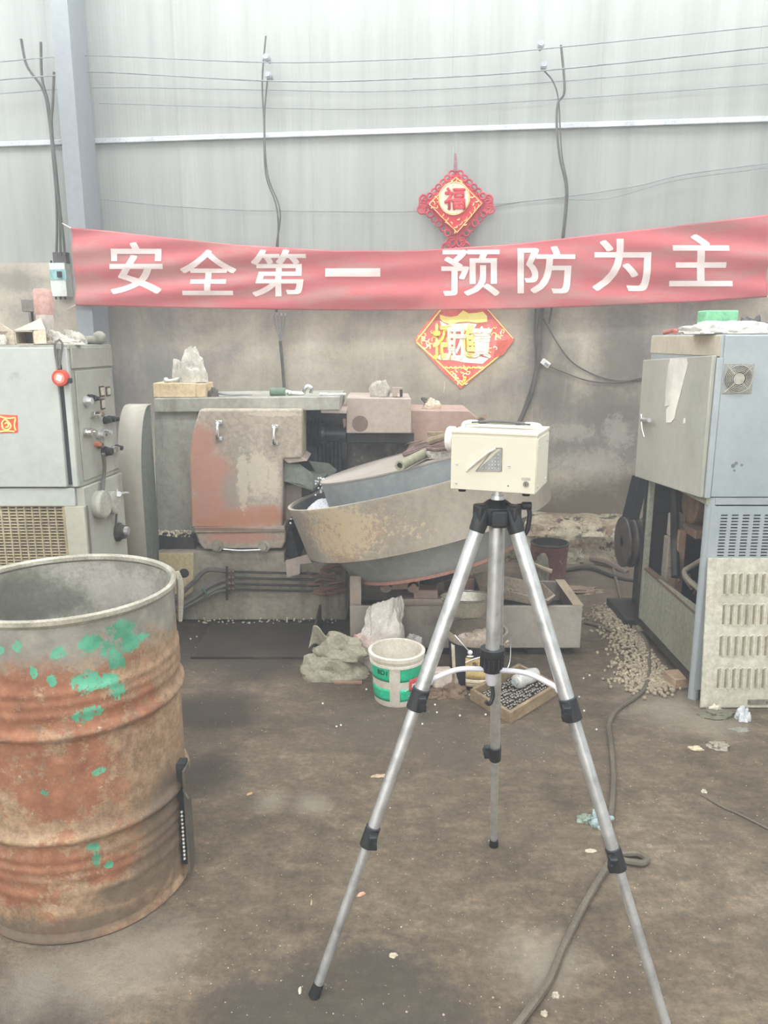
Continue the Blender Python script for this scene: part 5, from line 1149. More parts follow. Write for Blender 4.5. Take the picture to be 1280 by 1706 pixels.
def cylback(px, py, c, r):
    d = ray(px, py); ox, oy = EYE.x - c.x, EYE.y - c.y; a = d.x ** 2 + d.y ** 2; b_ = 2 * (ox * d.x + oy * d.y); cc = ox * ox + oy * oy - r * r
    return EYE + d * ((-b_ + math.sqrt(max(b_ * b_ - 4 * a * cc, 0))) / (2 * a))
M_drumin = mat('drum_inside', (150, 147, 136), (120, 117, 106), (176, 173, 162), scale=5, rough=.8, bump=.3, fine=.3, org=DC, areas=(((98, 98, 88), [(cylback(70, 1005, DC, DR), .14, .05), (cylback(20, 990, DC, DR), .12, .06)], .7, .4, 7, .4), ((196, 192, 180), [(cylback(185, 985, DC, DR), .08, .06), (cylback(230, 980, DC, DR), .06, .05)], .5, .6, 9, .5)), spots=(((104, 104, 92), 4, .5, .65, .5, 1), ((186, 182, 170), 9, .6, .7, .5, 1)))
dm = thing('steel_drum', DC, 'open rusty steel drum with flaking teal paint at the left front', 'drum')
prof = [(0, .012), (DR - .03, .012), (DR - .006, .0), (DR + .006, .004), (DR + .006, .016), (DR - .001, .024)]
z = .03
def bead(z):
    o = 0
    for zc, a_, w_ in ((.30, .014, .014), (.585, .014, .014), (.64, .005, .012), (.668, .005, .012), (.696, .005, .012), (.36 - .115, .005, .012), (.215, .005, .012), (.185, .004, .012), (.14, .004, .012)): o += a_ * math.exp(-((z - zc) / w_) ** 2)
    return o
while z < DH - .02: prof.append((DR + bead(z), z)); z += .006
prof += [(DR + .001, DH - .016)]
def dwob(a, z): return 1 + .006 * noise.noise(Vector((math.cos(a) * 1.5, math.sin(a) * 1.5, z * 4))) + (.010 * math.exp(-((a - 5.2) / .25) ** 2 - ((z - .12) / .1) ** 2) * -1)
MB().lathe(prof, DC, 128, wob=dwob).build('shell', M_drum, dm, ang=60)
MB().lathe([(DR - .004, DH - .02), (DR - .004, .4), (DR - .006, .03), (0, .028)], DC, 96, wob=dwob).build('inner_wall', M_drumin, dm)
MB().lathe([(DR - .008, DH - .014), (DR - .007, DH - .004), (DR, DH + .002), (DR + .008, DH - .002), (DR + .009, DH - .012), (DR + .003, DH - .020), (DR - .004, DH - .02)], DC, 128, wob=dwob).build('rolled_rim', mat('worn_rim', (164, 158, 142), (132, 128, 114), (186, 182, 168), scale=14, rough=.5, metal=.2, bump=.2), dm)
# torn vertical lip at the right of the rim
ar = R(12)
lipc = DC + Vector((DR * math.cos(ar) + .012, DR * math.sin(ar), 0))
MB().tube([lipc + Vector((0, 0, DH + .015)), lipc + Vector((.006, 0, DH - .02)), lipc + Vector((.004, 0, DH - .07)), lipc + Vector((.0, 0, DH - .13))], lambda t: .006 + .004 * math.sin(3.14 * t), 7).build('torn_lip', MATS['worn_rim'], dm)
# cut slot with a channel where balls run out (lower right)
ar = R(-4); sc_ = DC + Vector((DR * math.cos(ar), DR * math.sin(ar), 0))
M_chan = mat('channel_steel', (104, 98, 88), (80, 76, 70), scale=10, metal=.3, rough=.5, bump=.2)
MB().bx(sc_.x - .014, sc_.x + .022, sc_.y - .022, sc_.y + .012, .05, .37).build('slot_channel', M_gap, dm)
MB().bx(sc_.x + .020, sc_.x + .026, sc_.y - .044, sc_.y + .012, .03, .36).build('channel_flange', M_chan, dm)
MB().bx(sc_.x - .008, sc_.x - .002, sc_.y - .036, sc_.y - .018, .06, .21).build('channel_flange', M_chan, dm)
MB().tube([Vector((sc_.x + .022, sc_.y - .04, .35)), Vector((sc_.x + .026, sc_.y - .04, .32)), Vector((sc_.x + .022, sc_.y - .042, .30)), Vector((sc_.x + .034, sc_.y - .046, .278))], .004, 6).build('bent_wire', M_chan, dm)
M_wb = mat('bright_ball', (226, 224, 218), rough=.25, metal=.5, bump=0)
for k in range(13): MB().ball((sc_.x + .008, sc_.y - .030, .075 + .0125 * k), .0050, 8, 6).build('caught_ball', M_wb, dm)

# ------------------------------------------------------------------ tripod
TC = Vector((.2545, 1.69, 0)); HUB = 1.150
tri = thing('tripod', (TC.x, TC.y, 0), 'silver aluminium tripod with black joints in the foreground', 'tripod')
feet = [fl(524, 1659), fl(823, 1409), fl(1118, 1732)]
for i, ft in enumerate(feet):
    dirh = Vector((ft.x - TC.x, ft.y - TC.y, 0)).normalized()
    top = TC + dirh * .035 + Vector((0, 0, HUB)); d_ = (ft - top); L = d_.length; dn = d_.normalized()
    f1, f2 = (.37, .655)
    if i == 1: f1, f2 = .36, .66
    P = lambda f: top + d_ * f
    leg = MB(); leg.cyl(P(.025), P(f1), .0165, .0165, 24); lo_ = leg.build('leg', M_alu, tri)
    MB().cyl(P(f1), P(f2), .0138, .0138, 24).build('leg_section', M_alu, lo_)
    MB().cyl(P(f2), P(.975), .0112, .0112, 20).build('leg_section', M_alu, lo_)
    MB().tube([P(-.012), P(.012), P(.036)], lambda t: .0178 + .0015 * math.sin(3.14 * t), 16, 3).build('hip_joint', M_black, lo_)
    for f, r_ in ((f1, .0205), (f2, .0175)):
        q = MB(); q.cyl(P(f) - dn * .026, P(f) + dn * .026, r_, r_, 24)
        side = dn.cross(Vector((0, 0, 1))).normalized() * (1 if i != 1 else -1)
        if side.x < 0 and i == 0: side = -side
        q.box(P(f) + side * (r_ + .004), (.018, .02, .034)); q.build('clamp', M_black, lo_, bevel=.002)
        cl_ = P(f) + side * (r_ + .01); MB().cyl(cl_ - Vector((0, .012, 0)), cl_ + Vector((0, .012, 0)), .007, n=12).build('clamp_lever', M_black, lo_)
    MB().cyl(P(.972), P(1.0), .0125, .0145, 18).build('rubber_foot', M_rubber, lo_)
    # brace
    zc = .772
    a = TC + dirh * .02 + Vector((0, 0, zc)); b_ = P(f1 - .035) - dirh * .012; mid = (a + b_) / 2 + Vector((0, 0, .013))
    MB().tube([a, mid, b_], .0062, 10, 8).build('brace', M_alu2, lo_)
    MB().ball(b_, .011, 12, 8).build('brace_pin', M_alu2, lo_)
MB().cyl(TC + Vector((0, 0, .80)), TC + Vector((0, 0, HUB)), .0165, n=28).build('centre_column', M_alu, tri)
q = MB(); q.lathe([(0, .765), (.022, .765), (.026, .775), (.026, .805), (.029, .812), (.029, .822), (0, .822)], TC, 24); q.build('collar', M_black, tri)
for k in range(16):
    a = k * .3927; MB().box(TC + Vector((.0265 * math.cos(a), .0265 * math.sin(a), .79)), (.004, .004, .026), rz(a)).build('collar_rib', M_black, tri)
MB().lathe([(0, .728), (.010, .73), (.014, .742), (.016, .765), (0, .765)], TC, 20).build('column_nub', M_alu2, tri)
MB().tube([TC + Vector((0, -.0, .735)), TC + Vector((0.004, -.006, .705)), TC + Vector((-.004, -.010, .685)), TC + Vector((-.014, -.012, .692))], .005, 8).build('weight_hook', M_black, tri)
# hub
q = MB(); q.lathe([(0, HUB - .030), (.030, HUB - .028), (.036, HUB - .01), (.040, HUB + .006), (.038, HUB + .014), (.022, HUB + .026), (.014, HUB + .030), (0, HUB + .030)], TC, 28); q.build('hub', M_black, tri)
for i, ft in enumerate(feet):
    dirh = Vector((ft.x - TC.x, ft.y - TC.y, 0)).normalized(); MB().box(TC + dirh * .036 + Vector((0, 0, HUB)), (.036, .034, .04), rz(math.atan2(dirh.y, dirh.x))).build('leg_socket', M_black, tri, bevel=.005)
MB().bx(TC.x - .018, TC.x + .018, TC.y - .048, TC.y - .02, HUB - .028, HUB + .012).build('front_lug', M_black, tri, bevel=.006)
MB().cyl(TC + Vector((0, 0, HUB + .028)), TC + Vector((0, 0, 1.205)), .0115, n=20).build('mount_post', M_alu, tri)
MB().lathe([(0, HUB + .028), (.016, HUB + .028), (.014, HUB + .038), (0, HUB + .038)], TC, 20).build('post_nut', M_alu, tri)
MB().tube([TC + Vector((.03, -.01, HUB + .012)), TC + Vector((.060, -.012, HUB + .016)), TC + Vector((.071, -.012, HUB + .002)), TC + Vector((.069, -.012, HUB - .035)), TC + Vector((.062, -.012, HUB - .05))], .0055, 8).build('crank_handle', M_black, tri)
MB().cyl(TC + Vector((.054, -.012, HUB + .016)), TC + Vector((.074, -.012, HUB + .016)), .009, n=14).build('crank_knob', M_black, tri)

# ------------------------------------------------------------------ dust sampler box on the tripod
BW, BH, BD, BA = .1852, .1273, .1451, -.3671; BZ = 1.2093; BC = Vector((.2576, 1.6894, BZ))
bR = rz(BA)
bxt = thing('dust_sampler', BC, 'small cream metal sampler box with handle standing on the tripod', 'instrument')
def bp_(x, y, z): return BC + bR @ Vector((x, y, z))
def bbox(x0, x1, y0, y1, z0, z1): return MB().box(bp_((x0 + x1) / 2, (y0 + y1) / 2, (z0 + z1) / 2), (x1 - x0, y1 - y0, z1 - z0), bR)
w2, d2 = BW / 2, BD / 2
bbox(-w2, w2, -d2, d2, 0.0, BH).build('case', M_cream, bxt, bevel=.0022)
bbox(-w2 + .001, w2 - .0005, -d2 - .0012, -d2 + .001, .001, BH - .010).build('front_plate', M_cream, bxt, bevel=.0008)
bbox(w2 - .001, w2 + .0012, -d2 + .004, d2 - .002, .003, BH - .010).build('side_plate', M_cream, bxt, bevel=.0008)
bbox(-w2 - .0015, w2 + .0015, -d2 - .002, d2 + .0015, BH - .0045, BH + .0012).build('lid', M_cream, bxt, bevel=.001)
def onbox(px, py, off=.0015):
    nrm = bR @ Vector((0, -1, 0)); o = bp_(0, -d2, 0) + nrm * off; d = ray(px, py); return EYE + d * ((o - EYE).dot(nrm) / d.dot(nrm))
bn_ = bR @ Vector((0, -1, 0))
def bprism(pts, o0, o1): return MB().prism([onbox(x, y, o0) for x, y in pts], bn_ * (o1 - o0))
vw = bprism([(794, 784.5), (836, 746.5), (836, 784.5)], .0015, .0022).build('vent_window', mat('vent_mesh', (150, 150, 148), (126, 126, 124), rough=.4, scale=40, bump=.1), bxt)
for (a, b_, r_) in (((793, 785), (823, 748), .0012), ((823, 746.5), (836.5, 746.5), .0014), ((836.5, 746.5), (835.5, 785), .0014), ((793, 785), (835.5, 785), .0010)):
    MB().tube([onbox(*a, .002), onbox(*b_, .002)], r_, 6).build('window_edge', mat('brown_grey_edge', (150, 138, 128), bump=0), bxt)
for r_ in range(6):
    for c_ in range(7):
        px, py = 799 + 5.3 * c_, 752 + 5.6 * r_
        if px - 794 > (784.5 - py) * 1.10 + 5 and px < 834: P = onbox(px, py, .0022); MB().ball(P, .0014, 6, 4).build('mesh_dot', mat('bright_dot', (196, 200, 200), bump=0), vw)
MB().tube([onbox(778, 785, .001), onbox(785, 777, .006), onbox(812, 755, .009), onbox(826, 747, .006)], .0030, 10).build('slant_bar', mat('pale_bar', (214, 206, 192), bump=0), bxt)
MB().tube([onbox(777, 786, .002), onbox(822, 746.5, .002)], .0016, 6).build('slant_edge', MATS['brown_grey_edge'], bxt)
for (px, py) in ((761, 773.5), (760, 805), (848.5, 777)):
    P = onbox(px, py, .001); s_c = MB().cyl(P, P + bn_ * .0022, .0032, .0026, 14).build('screw', M_alu, bxt); MB().box(P + bn_ * .0024, (.005, .0004, .0008), bR).build('screw_slot', M_dark, s_c)
P = onbox(847, 809.5, .001); MB().cyl(P, P + bn_ * .001, .0016, n=10).build('small_hole', M_gap, bxt)
P = onbox(876.5, 806.5, .001); lk = MB().cyl(P, P + bn_ * .004, .0062, .0056, 20).build('key_lock', mat('grey_lock', (120, 118, 112), metal=.5, rough=.35), bxt); MB().box(P + bn_ * .0042, (.0015, .0006, .006), bR).build('keyhole', M_gap, lk)
bprism([(869, 795.5), (884, 796), (884, 801), (869, 800.5)], .0012, .0018).build('lock_label', mat('lock_label', (168, 160, 146), bump=0), bxt)
for (x, z) in ((w2, .015), (w2, .10)):
    for y in (-d2 + .02, d2 - .025):
        P = bp_(x, y, z); MB().cyl(P, P + bR @ Vector((.003, 0, 0)), .0028, n=10).build('screw', M_alu, bxt)
for x in (-w2 + .022, w2 - .022):
    for y in (-d2 + .018, d2 - .018): a = bp_(x, y, 0); MB().cyl(a - Vector((0, 0, .007)), a, .008, .0085, 14).build('rubber_foot', M_rubber, bxt)
P = bp_(0, 0, -.0045); MB().cyl(P, P + Vector((0, 0, .0045)), .016, n=20).build('mount_boss', M_alu, bxt)
# inlet cap on the left side
a = bp_(-w2, -.004, BH * .79); dl = bR @ Vector((-1, 0, 0)); ax, ay = frame(dl)
MB().lathe([(0, 0), (.026, 0), (.026, .004), (.0235, .006), (.0235, .010), (.0285, .012), (.0285, .024), (.026, .028), (0, .029)], a, 36, ax, ay, dl).build('inlet_cap', M_whitepl, bxt)
# handle
hz = BH + .001
for s in (-1, 1):
    xo = s * (w2 - .018)
    MB().tube([bp_(xo + s * .012, 0, hz), bp_(xo + s * .008, 0, hz + .008), bp_(xo - s * .004, 0, hz + .011), bp_(xo - s * .022, 0, hz + .011)], .0052, 10).build('handle_bracket', mat('bright_bracket', (232, 232, 230), rough=.25, metal=.4, bump=0), bxt)
q = MB()
def strap(u, v):
    x = (-w2 + .028) + (BW - .056) * u; return bp_(x, -.011 + .022 * v, hz + .0115 + .0035 * math.sin(3.14159 * u))
q.grid(strap, 20, 3); q.build('handle_strap', mat('dark_strap', (84, 84, 84), bump=0), bxt, solid=.003)

# ------------------------------------------------------------------ white and green bucket
BKc = fl(661, 1166); BKc = Vector((BKc.x, BKc.y + .02, 0))
sc1 = (at(705, 1082, BKc.y).x - at(613, 1082, BKc.y).x) / 2
BR0 = sc1 * .95; BRb = BR0 * .86; BHh = at(660, 1080, BKc.y).z
bk1 = thing('paint_bucket', BKc, 'white plastic bucket with bright green label patches, dirty and empty', 'bucket')
def bkrad(z): return BRb + (BR0 - BRb) * z / BHh
M_bk = mat('dirty_white_bucket', (222, 214, 200), (204, 194, 178), (232, 226, 214), scale=6, rough=.5, bump=.05, spots=(((176, 160, 140), 9, .58, .70, .5, 1), ((196, 150, 140), 14, .66, .72, .4, 1)))
MB().lathe([(0, 0.0), (BRb - .004, 0.0), (BRb, .006), (bkrad(BHh - .05), BHh - .05), (BR0 + .004, BHh - .049), (BR0 + .004, BHh - .040), (BR0, BHh - .038), (BR0 + .001, BHh - .022), (BR0 + .009, BHh - .021), (BR0 + .010, BHh - .004), (BR0 + .004, BHh), (BR0 - .004, BHh - .002), (bkrad(.012) - .004, .012), (0, .012)], BKc, 56).build('shell', M_bk, bk1)
MB().lathe([(0, .014), (bkrad(.014) - .006, .014)], BKc, 32).build('residue', mat('grey_residue', (150, 146, 132)), bk1)
def lab(bkc, radf, a0, a1, z0, z1, m, nm, par, off=.0012, n=12):
    q = MB(); q.grid(lambda u, v: bkc + Vector((math.cos(a0 + (a1 - a0) * u) * (radf(z0 + (z1 - z0) * v) + off), math.sin(a0 + (a1 - a0) * u) * (radf(z0 + (z1 - z0) * v) + off), z0 + (z1 - z0) * v)), n, 4)
    return q.build(nm, m, par, solid=.0012)
def ang(px, c, r, py=1120): P = cylhit(px, py, c, r); return math.atan2(P.y - c.y, P.x - c.x)
def zz(px, py, c, r): return cylhit(px, py, c, r).z
M_grn = mat('green_label', (30, 182, 134), (50, 168, 124), (14, 198, 150), scale=10, rough=.45, bump=0, spots=(((206, 206, 190), 12, .64, .70, .6, 1),))
rm_ = (BR0 + BRb) / 2
aL0, aL1 = ang(616.5, BKc, rm_), ang(649, BKc, rm_); aR0, aR1 = ang(667, BKc, rm_), ang(700, BKc, rm_)
zA1, zA0 = zz(640, 1113, BKc, rm_), zz(640, 1135, BKc, rm_); zB1, zB0 = zz(640, 1148, BKc, rm_), zz(640, 1168, BKc, rm_)
for (a0, a1, z0, z1) in ((aL0, aL1, zA0, zA1), (aR0, aR1, zA0, zA1), (aL0, aL1, zB0, zB1), (aR0, aR1, zB0, zB1)): lab(BKc, bkrad, a0, a1, z0, z1, M_grn, 'green_patch', bk1)
lab(BKc, bkrad, ang(682, BKc, rm_), ang(696, BKc, rm_), zz(690, 1150, BKc, rm_), zz(690, 1130, BKc, rm_), mat('red_patch', (204, 84, 84), bump=0), 'red_patch', bk1, .0026)
def wraptext(txt, c, radf, a0, a1, z0, z1, m, par, off=.003, th=.02):
    vs_, fs_ = glyph(txt, th, 6); MB().add([c + Vector((math.cos(a0 + (a1 - a0) * p.x) * (radf(z0) + off), math.sin(a0 + (a1 - a0) * p.x) * (radf(z0) + off), z0 + (z1 - z0) * p.y)) for p in vs_], fs_).build('lettering', m, par, solid=.0008)
wraptext('BD1', BKc, bkrad, ang(631, BKc, rm_), ang(646, BKc, rm_), zz(640, 1124, BKc, rm_), zz(640, 1116.5, BKc, rm_), M_gap, bk1)
wraptext('8', BKc, bkrad, ang(686, BKc, rm_), ang(692, BKc, rm_), zz(690, 1145, BKc, rm_), zz(690, 1135, BKc, rm_), M_whitepl, bk1, .0042)
for (x, y) in ((678, 1150), (684, 1158), (688, 1152)): 
    P = cylhit(x, y, BKc, rm_ + .004); MB().tube([P + Vector((-.008, 0, -.006)), P, P + Vector((.008, 0, .004))], .0012, 5).build('print_mark', M_whitepl, bk1)

# ------------------------------------------------------------------ black bucket with basin
KC = fl(797, 1150); KC = Vector((KC.x, KC.y + .10, 0))
kr = (at(849, 1055, KC.y).x - at(752, 1055, KC.y).x) / 2; kb = kr * .86; kh = at(800, 1048, KC.y).z
def krad(z): return kb + (kr - kb) * z / kh
bk2 = thing('oil_bucket', KC, 'black bucket with yellow label and wire handle behind the tripod column', 'bucket')
M_kb = mat('black_bucket_plastic', (50, 50, 56), (40, 40, 44), (62, 62, 68), scale=5, rough=.4, bump=.03)
MB().lathe([(0, 0), (kb - .004, 0), (kb, .006), (krad(kh - .035), kh - .035)], KC, 48).build('shell', M_kb, bk2)
MB().lathe([(krad(kh - .035), kh - .036), (kr + .006, kh - .034), (kr + .010, kh - .012), (kr + .007, kh), (kr - .003, kh), (kr - .006, kh - .03), (kr - .01, kh - .06), (0, kh - .06)], KC, 48).build('rim_ring', mat('dusty_rim', (144, 132, 118), (124, 112, 98), scale=8, bump=.1), bk2)
kar = lambda px: ang(px, KC, (kr + kb) / 2, 1105)
M_yel = mat('yellow_label', (208, 184, 124), (192, 168, 108), scale=8, bump=0)
lab(KC, krad, kar(776), kar(820), zz(800, 1132, KC, kb), zz(800, 1099, KC, kr), M_yel, 'yellow_label', bk2)
lab(KC, krad, kar(776), kar(820), zz(800, 1139, KC, kb), zz(800, 1132.5, KC, kb), M_creamp, 'cream_band', bk2)
lab(KC, krad, kar(776), kar(820), zz(800, 1145, KC, kb), zz(800, 1139.5, KC, kb), mat('tan_band', (172, 158, 122), bump=0), 'tan_band', bk2)
q = MB(); q.tube([cylhit(776, 1104, KC, kr + .003), cylhit(790, 1098, KC, kr + .003), cylhit(810, 1093, KC, kr + .003)], .0035, 6); q.build('white_swoosh', M_whitepl, bk2)
lab(KC, krad, kar(753.5), kar(759), zz(756, 1118, KC, kb), zz(756, 1075, KC, kr), M_creamp, 'side_label', bk2)
wraptext('车王', KC, krad, kar(787), kar(808), zz(800, 1112, KC, kr), zz(800, 1104, KC, kr), mat('brown_ink', (84, 66, 42), bump=0), bk2, .0032, .03)
P = cylhit(783.5, 1087, KC, kr + .002); MB().ball(P, .011, 14, 10).build('handle_ear', M_whitepl, bk2); MB().ball(P + Vector((.0, -.002, -.018)), .010, 10, 8, (1.6, .6, .5)).build('ear_clip', M_whitepl, bk2)
MB().tube([P, cylhit(770, 1072, KC, kr + .014), cylhit(758, 1058, KC, kr + .012)], .0028, 7).build('handle_wire', M_alu, bk2)
MB().tube([cylhit(850, 1062, KC, kr + .012), KC + Vector((kr + .018, -.03, kh - .09)), KC + Vector((kr + .012, -.05, kh - .14)), KC + Vector((kr - .01, -.09, kh - .17))], .0028, 7).build('handle_wire', M_alu, bk2)
tag(MB().lump(KC + Vector((.03, -.02, kh - .055)), (kr * 1.45, kr * 1.35, .045), 81, .35, 3, 64, 36).build('crumpled_paper', mat('wet_paper', (176, 160, 142), (150, 134, 118), (206, 196, 180), scale=10, bump=.4)), 'crumpled paper waste filling the top of the black bucket', 'paper')
bsn = thing('metal_basin', (at(778, 1010, KC.y).x, KC.y + .03, kh + .03), 'round metal basin with a bright rim resting on the black bucket', 'basin')
bw = (at(822, 1005, KC.y).x - at(734, 1005, KC.y).x) / 2
bz0 = at(778, 1036, KC.y - .05).z; bz1 = bz0 + .085
bc_ = Vector((at(778, 1005, KC.y + .05).x, KC.y + .05, 0))
M_bas = mat('dull_aluminium', (172, 166, 148), (150, 144, 126), (190, 186, 172), scale=6, rough=.4, metal=.4, bump=.1, spots=(((130, 118, 98), 5, .55, .7, .5, 1),))
tilt = Matrix.Rotation(R(-7), 3, 'X'); ez_ = tilt @ Vector((0, 0, 1)); ey_ = tilt @ Vector((0, 1, 0))
cb = Vector((bc_.x, bc_.y, bz0))
MB().lathe([(0, 0), (bw * .68, 0), (bw * .80, .012), (bw * .97, .078), (bw * 1.04, .082)], cb, 48, Vector((1, 0, 0)), ey_, ez_).build('bowl', M_bas, bsn, solid=.003)
MB().lathe([(bw * 1.03, .078), (bw * 1.07, .080), (bw * 1.075, .086), (bw * 1.03, .086)], cb, 48, Vector((1, 0, 0)), ey_, ez_).build('rolled_edge', M_chrome, bsn)
tag(MB().lump(cb + Vector((.02, .02, .008)), (bw * 1.0, bw * .9, .025), 83, .3, 3).build('waste', mat('greenish_waste', (150, 146, 120), (186, 180, 160), bump=.4)), 'greenish waste lying inside the metal basin', 'waste')

oa, ob = fl(318, 1098), fl(524, 1098)
ot = thing('oil_drip_tray', ((oa.x + ob.x) / 2, oa.y + .12, 0), 'low black oily drip tray on the floor in front of the grinding machine', 'tray')
M_oil = mat('black_oily_tray', (62, 56, 48), (46, 42, 37), (80, 72, 62), scale=6, rough=.5, bump=.3)
oy1 = MY - .03
MB().bx(oa.x, ob.x, oa.y, oy1, .002, .012).build('tray_floor', M_oil, ot)
MB().bx(ob.x - .012, ob.x, oa.y, oy1, .002, .12).build('raised_side', M_oil, ot, bevel=.002)
# ------------------------------------------------------------------ sacks and bags
M_sack = mat('grey_green_sack', (150, 144, 124), (122, 116, 98), (172, 166, 146), scale=7, rough=.85, bump=.45, bscale=30)
s1 = fl(562, 1128)
tag(MB().lump((s1.x - .01, s1.y + .05, 0), (.30, .20, .10), 91, .30, 1.7, 80, 44, rot=.1).build('woven_sack', M_sack), 'lower crumpled grey-green sack on the floor left of the white bucket', 'sack')
tag(MB().lump((s1.x + .02, s1.y + .07, .085), (.27, .15, .085), 97, .36, 1.9, 80, 44, rot=-.25).build('woven_sack', M_sack), 'upper folded grey-green sack heaped on the lower sack', 'sack')
fpc = Vector((s1.x - .085, s1.y + .08, .11))
tag(MB().grid(lambda u, v: fpc + Vector((.13 * (u - .4) + .02 * v, .03 * math.sin(5 * u + 2 * v), .10 * v * (1 - .35 * u) + .012 * math.sin(9 * u))), 14, 10).build('sack_flap', M_sack, solid=.004), 'upright folded flap of grey-green sacking at the left of the sack heap', 'sack')
M_bag = mat('thin_white_plastic', (212, 204, 194), (196, 186, 176), (226, 219, 210), scale=8, rough=.4, bump=.3, alpha=.92)
s2 = fl(632, 1118)
wbg = thing('plastic_bag', (s2.x, s2.y + .08, 0), 'crumpled white plastic bag standing behind the white bucket', 'bag')
def bagf(u, v):
    a = 6.2832 * u; z = .30 * v
    r_ = (.088 + .02 * math.sin(3 * v + 1)) * (1 - .15 * v); n1 = noise.fractal(Vector((math.cos(a) * 1.6, math.sin(a) * 1.6, z * 9)), .8, 2, 4)
    rr = r_ * (1 + .30 * n1)
    return Vector((s2.x + .0 + rr * math.cos(a) * 1.1 + .03 * v, s2.y + .06 + rr * math.sin(a) * .6 + .06 * v, z + .03 * v * math.cos(a + .5) + .02 * v * n1))
MB().grid(bagf, 64, 30).build('bag_film', M_bag, wbg, solid=.002)
tag(MB().lump((fl(600, 1112).x + .01, fl(600, 1112).y - .0, .05), (.13, .11, .10), 97, .4, 2.2, 60, 34).build('red_print_bag', mat('pinkish_bag', (196, 176, 164), (176, 150, 140), (208, 190, 180), scale=9, rough=.5, bump=.3, spots=(((190, 96, 92), 9, .58, .66, .6, 1),))), 'small crumpled bag with faded red print beside the white plastic bag', 'bag')
tag(MB().box(fl(580, 1139) + Vector((0, 0, .006)), (.13, .02, .012), rz(.02)).build('wood_strip', mat('reddish_strip', (150, 120, 98), bump=.1), bevel=.002), 'reddish wood strip on the floor in front of the sacks', 'wood')
s3 = fl(684, 1120)
tag(MB().lump((s3.x, s3.y + .06, 0), (.14, .16, .13), 101, .45, 2.4, 60, 36).build('cling_film', mat('clear_film_heap', (172, 168, 158), (150, 146, 136), (200, 198, 190), scale=9, rough=.3, bump=.4)), 'heap of cloudy clear plastic film right of the white bucket', 'plastic')
s4 = fl(737, 1150)
tag(MB().box(s4 + Vector((0, .03, .045)), (.085, .06, .09), rz(.1)).build('foam_block', mat('pinkish_foam', (212, 196, 182), bump=.2), bevel=.008), 'small pinkish foam block on rubble left of the black bucket', 'block')
tag(MB().lump((s4.x + .06, s4.y + .06, 0), (.07, .07, .085), 104, .3, 2).build('pale_lump', mat('tan_lump', (186, 168, 144), bump=.3)), 'small tan lump between foam block and black bucket', 'lump')
for i, (px, py, w_, h_, lb) in enumerate([(725, 1163, .10, .025, 'brown rag on the floor in front of the foam block'), (757, 1162, .11, .045, 'dark brown rag against the wooden tray'), (700, 1150, .07, .03, 'grey rubble lump beside the white bucket')]):
    P = fl(px, py); tag(MB().lump((P.x, P.y + .03, 0), (w_, .08, h_), 110 + i, .4, 2.4).build('rag', mat('brown_rag%d' % (i == 2), (122, 100, 82) if i < 2 else (150, 142, 126), bump=.4)), lb, 'rag')

# ------------------------------------------------------------------ wooden tray with steel balls and a bottle
M_plank = mat('oily_plank', (146, 126, 98), (116, 98, 76), (170, 150, 120), scale=5, streak=.4, rough=.75, bump=.25)
wa, wb2, wc = fl(783, 1166), fl(850, 1207), fl(931, 1157)
wd = wa + (wc - wb2)
wt = thing('wooden_tray', (wa + wb2 + wc + wd) / 4, 'shallow wooden tray of steel balls on the floor behind the tripod', 'tray')
hT = .052; tk_ = .016; cen = (wa + wb2 + wc + wd) / 4
cor = [wa, wb2, wc, wd]
for i in range(4):
    a, b_ = cor[i], cor[(i + 1) % 4]; u_ = (b_ - a).normalized(); n_ = Vector((-u_.y, u_.x, 0)); 
    if n_.dot(cen - a) < 0: n_ = -n_
    ia, ib = a + n_ * tk_, b_ + n_ * tk_
    if i % 2: a = a + u_ * tk_; ia = ia + u_ * tk_; b_ = b_ - u_ * tk_; ib = ib - u_ * tk_
    up = Vector((0, 0, hT)); MB().hexa([a, b_, ib, ia], [a + up, b_ + up, ib + up, ia + up]).build('side_board', M_plank, wt, bevel=.002)
i0 = [c.lerp(cen, .04) for c in cor]; MB().hexa([p + Vector((0, 0, .001)) for p in i0], [p + Vector((0, 0, .010)) for p in i0]).build('bottom_board', M_plank, wt)
# balls in the tray, one object each
me_ball = None; random.seed(12); placed = []; U = wb2 - wa; V = wd - wa; lu, lv = U.length, V.length
def one_ball(name, P, r, m, label, group, cat='ball'):
    global me_ball
    q = MB().ball(P + Vector((0, 0, r)), r, 10, 7).build(name, m); tag(q, label, cat, group); return q
rb = .0080; proto = None; cnt = 0
nu_, nv_ = int((lu - 2 * tk_ - .012) / (2 * rb * 1.06)), int((lv - 2 * tk_ - .012) / (2 * rb * 1.0))
for layer in range(2):
    for i in range(nu_):
        for j in range(nv_):
            if layer == 1 and (random.random() > .35 or j < 2 or i < 1): continue
            if layer == 0 and random.random() < .04: continue
            if cnt >= 296: continue
            fu = (tk_ + .010 + rb + (i + .5 * (layer)) * 2 * rb * 1.06) / lu; fv = (tk_ + .008 + rb + (j + .5 * ((i + layer) % 2)) * 2 * rb * 1.0) / lv
            if fu > 1 - (tk_ + rb + .002) / lu or fv > 1 - (tk_ + rb + .002) / lv: continue
            P = wa + U * fu + V * fv + Vector((random.gauss(0, .0012), random.gauss(0, .0012), .0115 + layer * rb * 1.45 + random.random() * .003))
            if proto is None:
                proto = one_ball('steel_ball', P, rb, M_steelball, 'small shiny steel ball lying in the wooden tray', 'steel balls in the wooden tray')
            else: cp_obj(proto, P)
            cnt += 1
pb_ = wa + U * .38 + V * .62 + Vector((0, 0, .052))
pb2 = pb_ + (V.normalized() * .10 + U.normalized() * -.03)
pbt = thing('plastic_bottle', pb_ - Vector((0, 0, .03)), 'cloudy empty plastic bottle lying on the balls in the wooden tray', 'bottle')
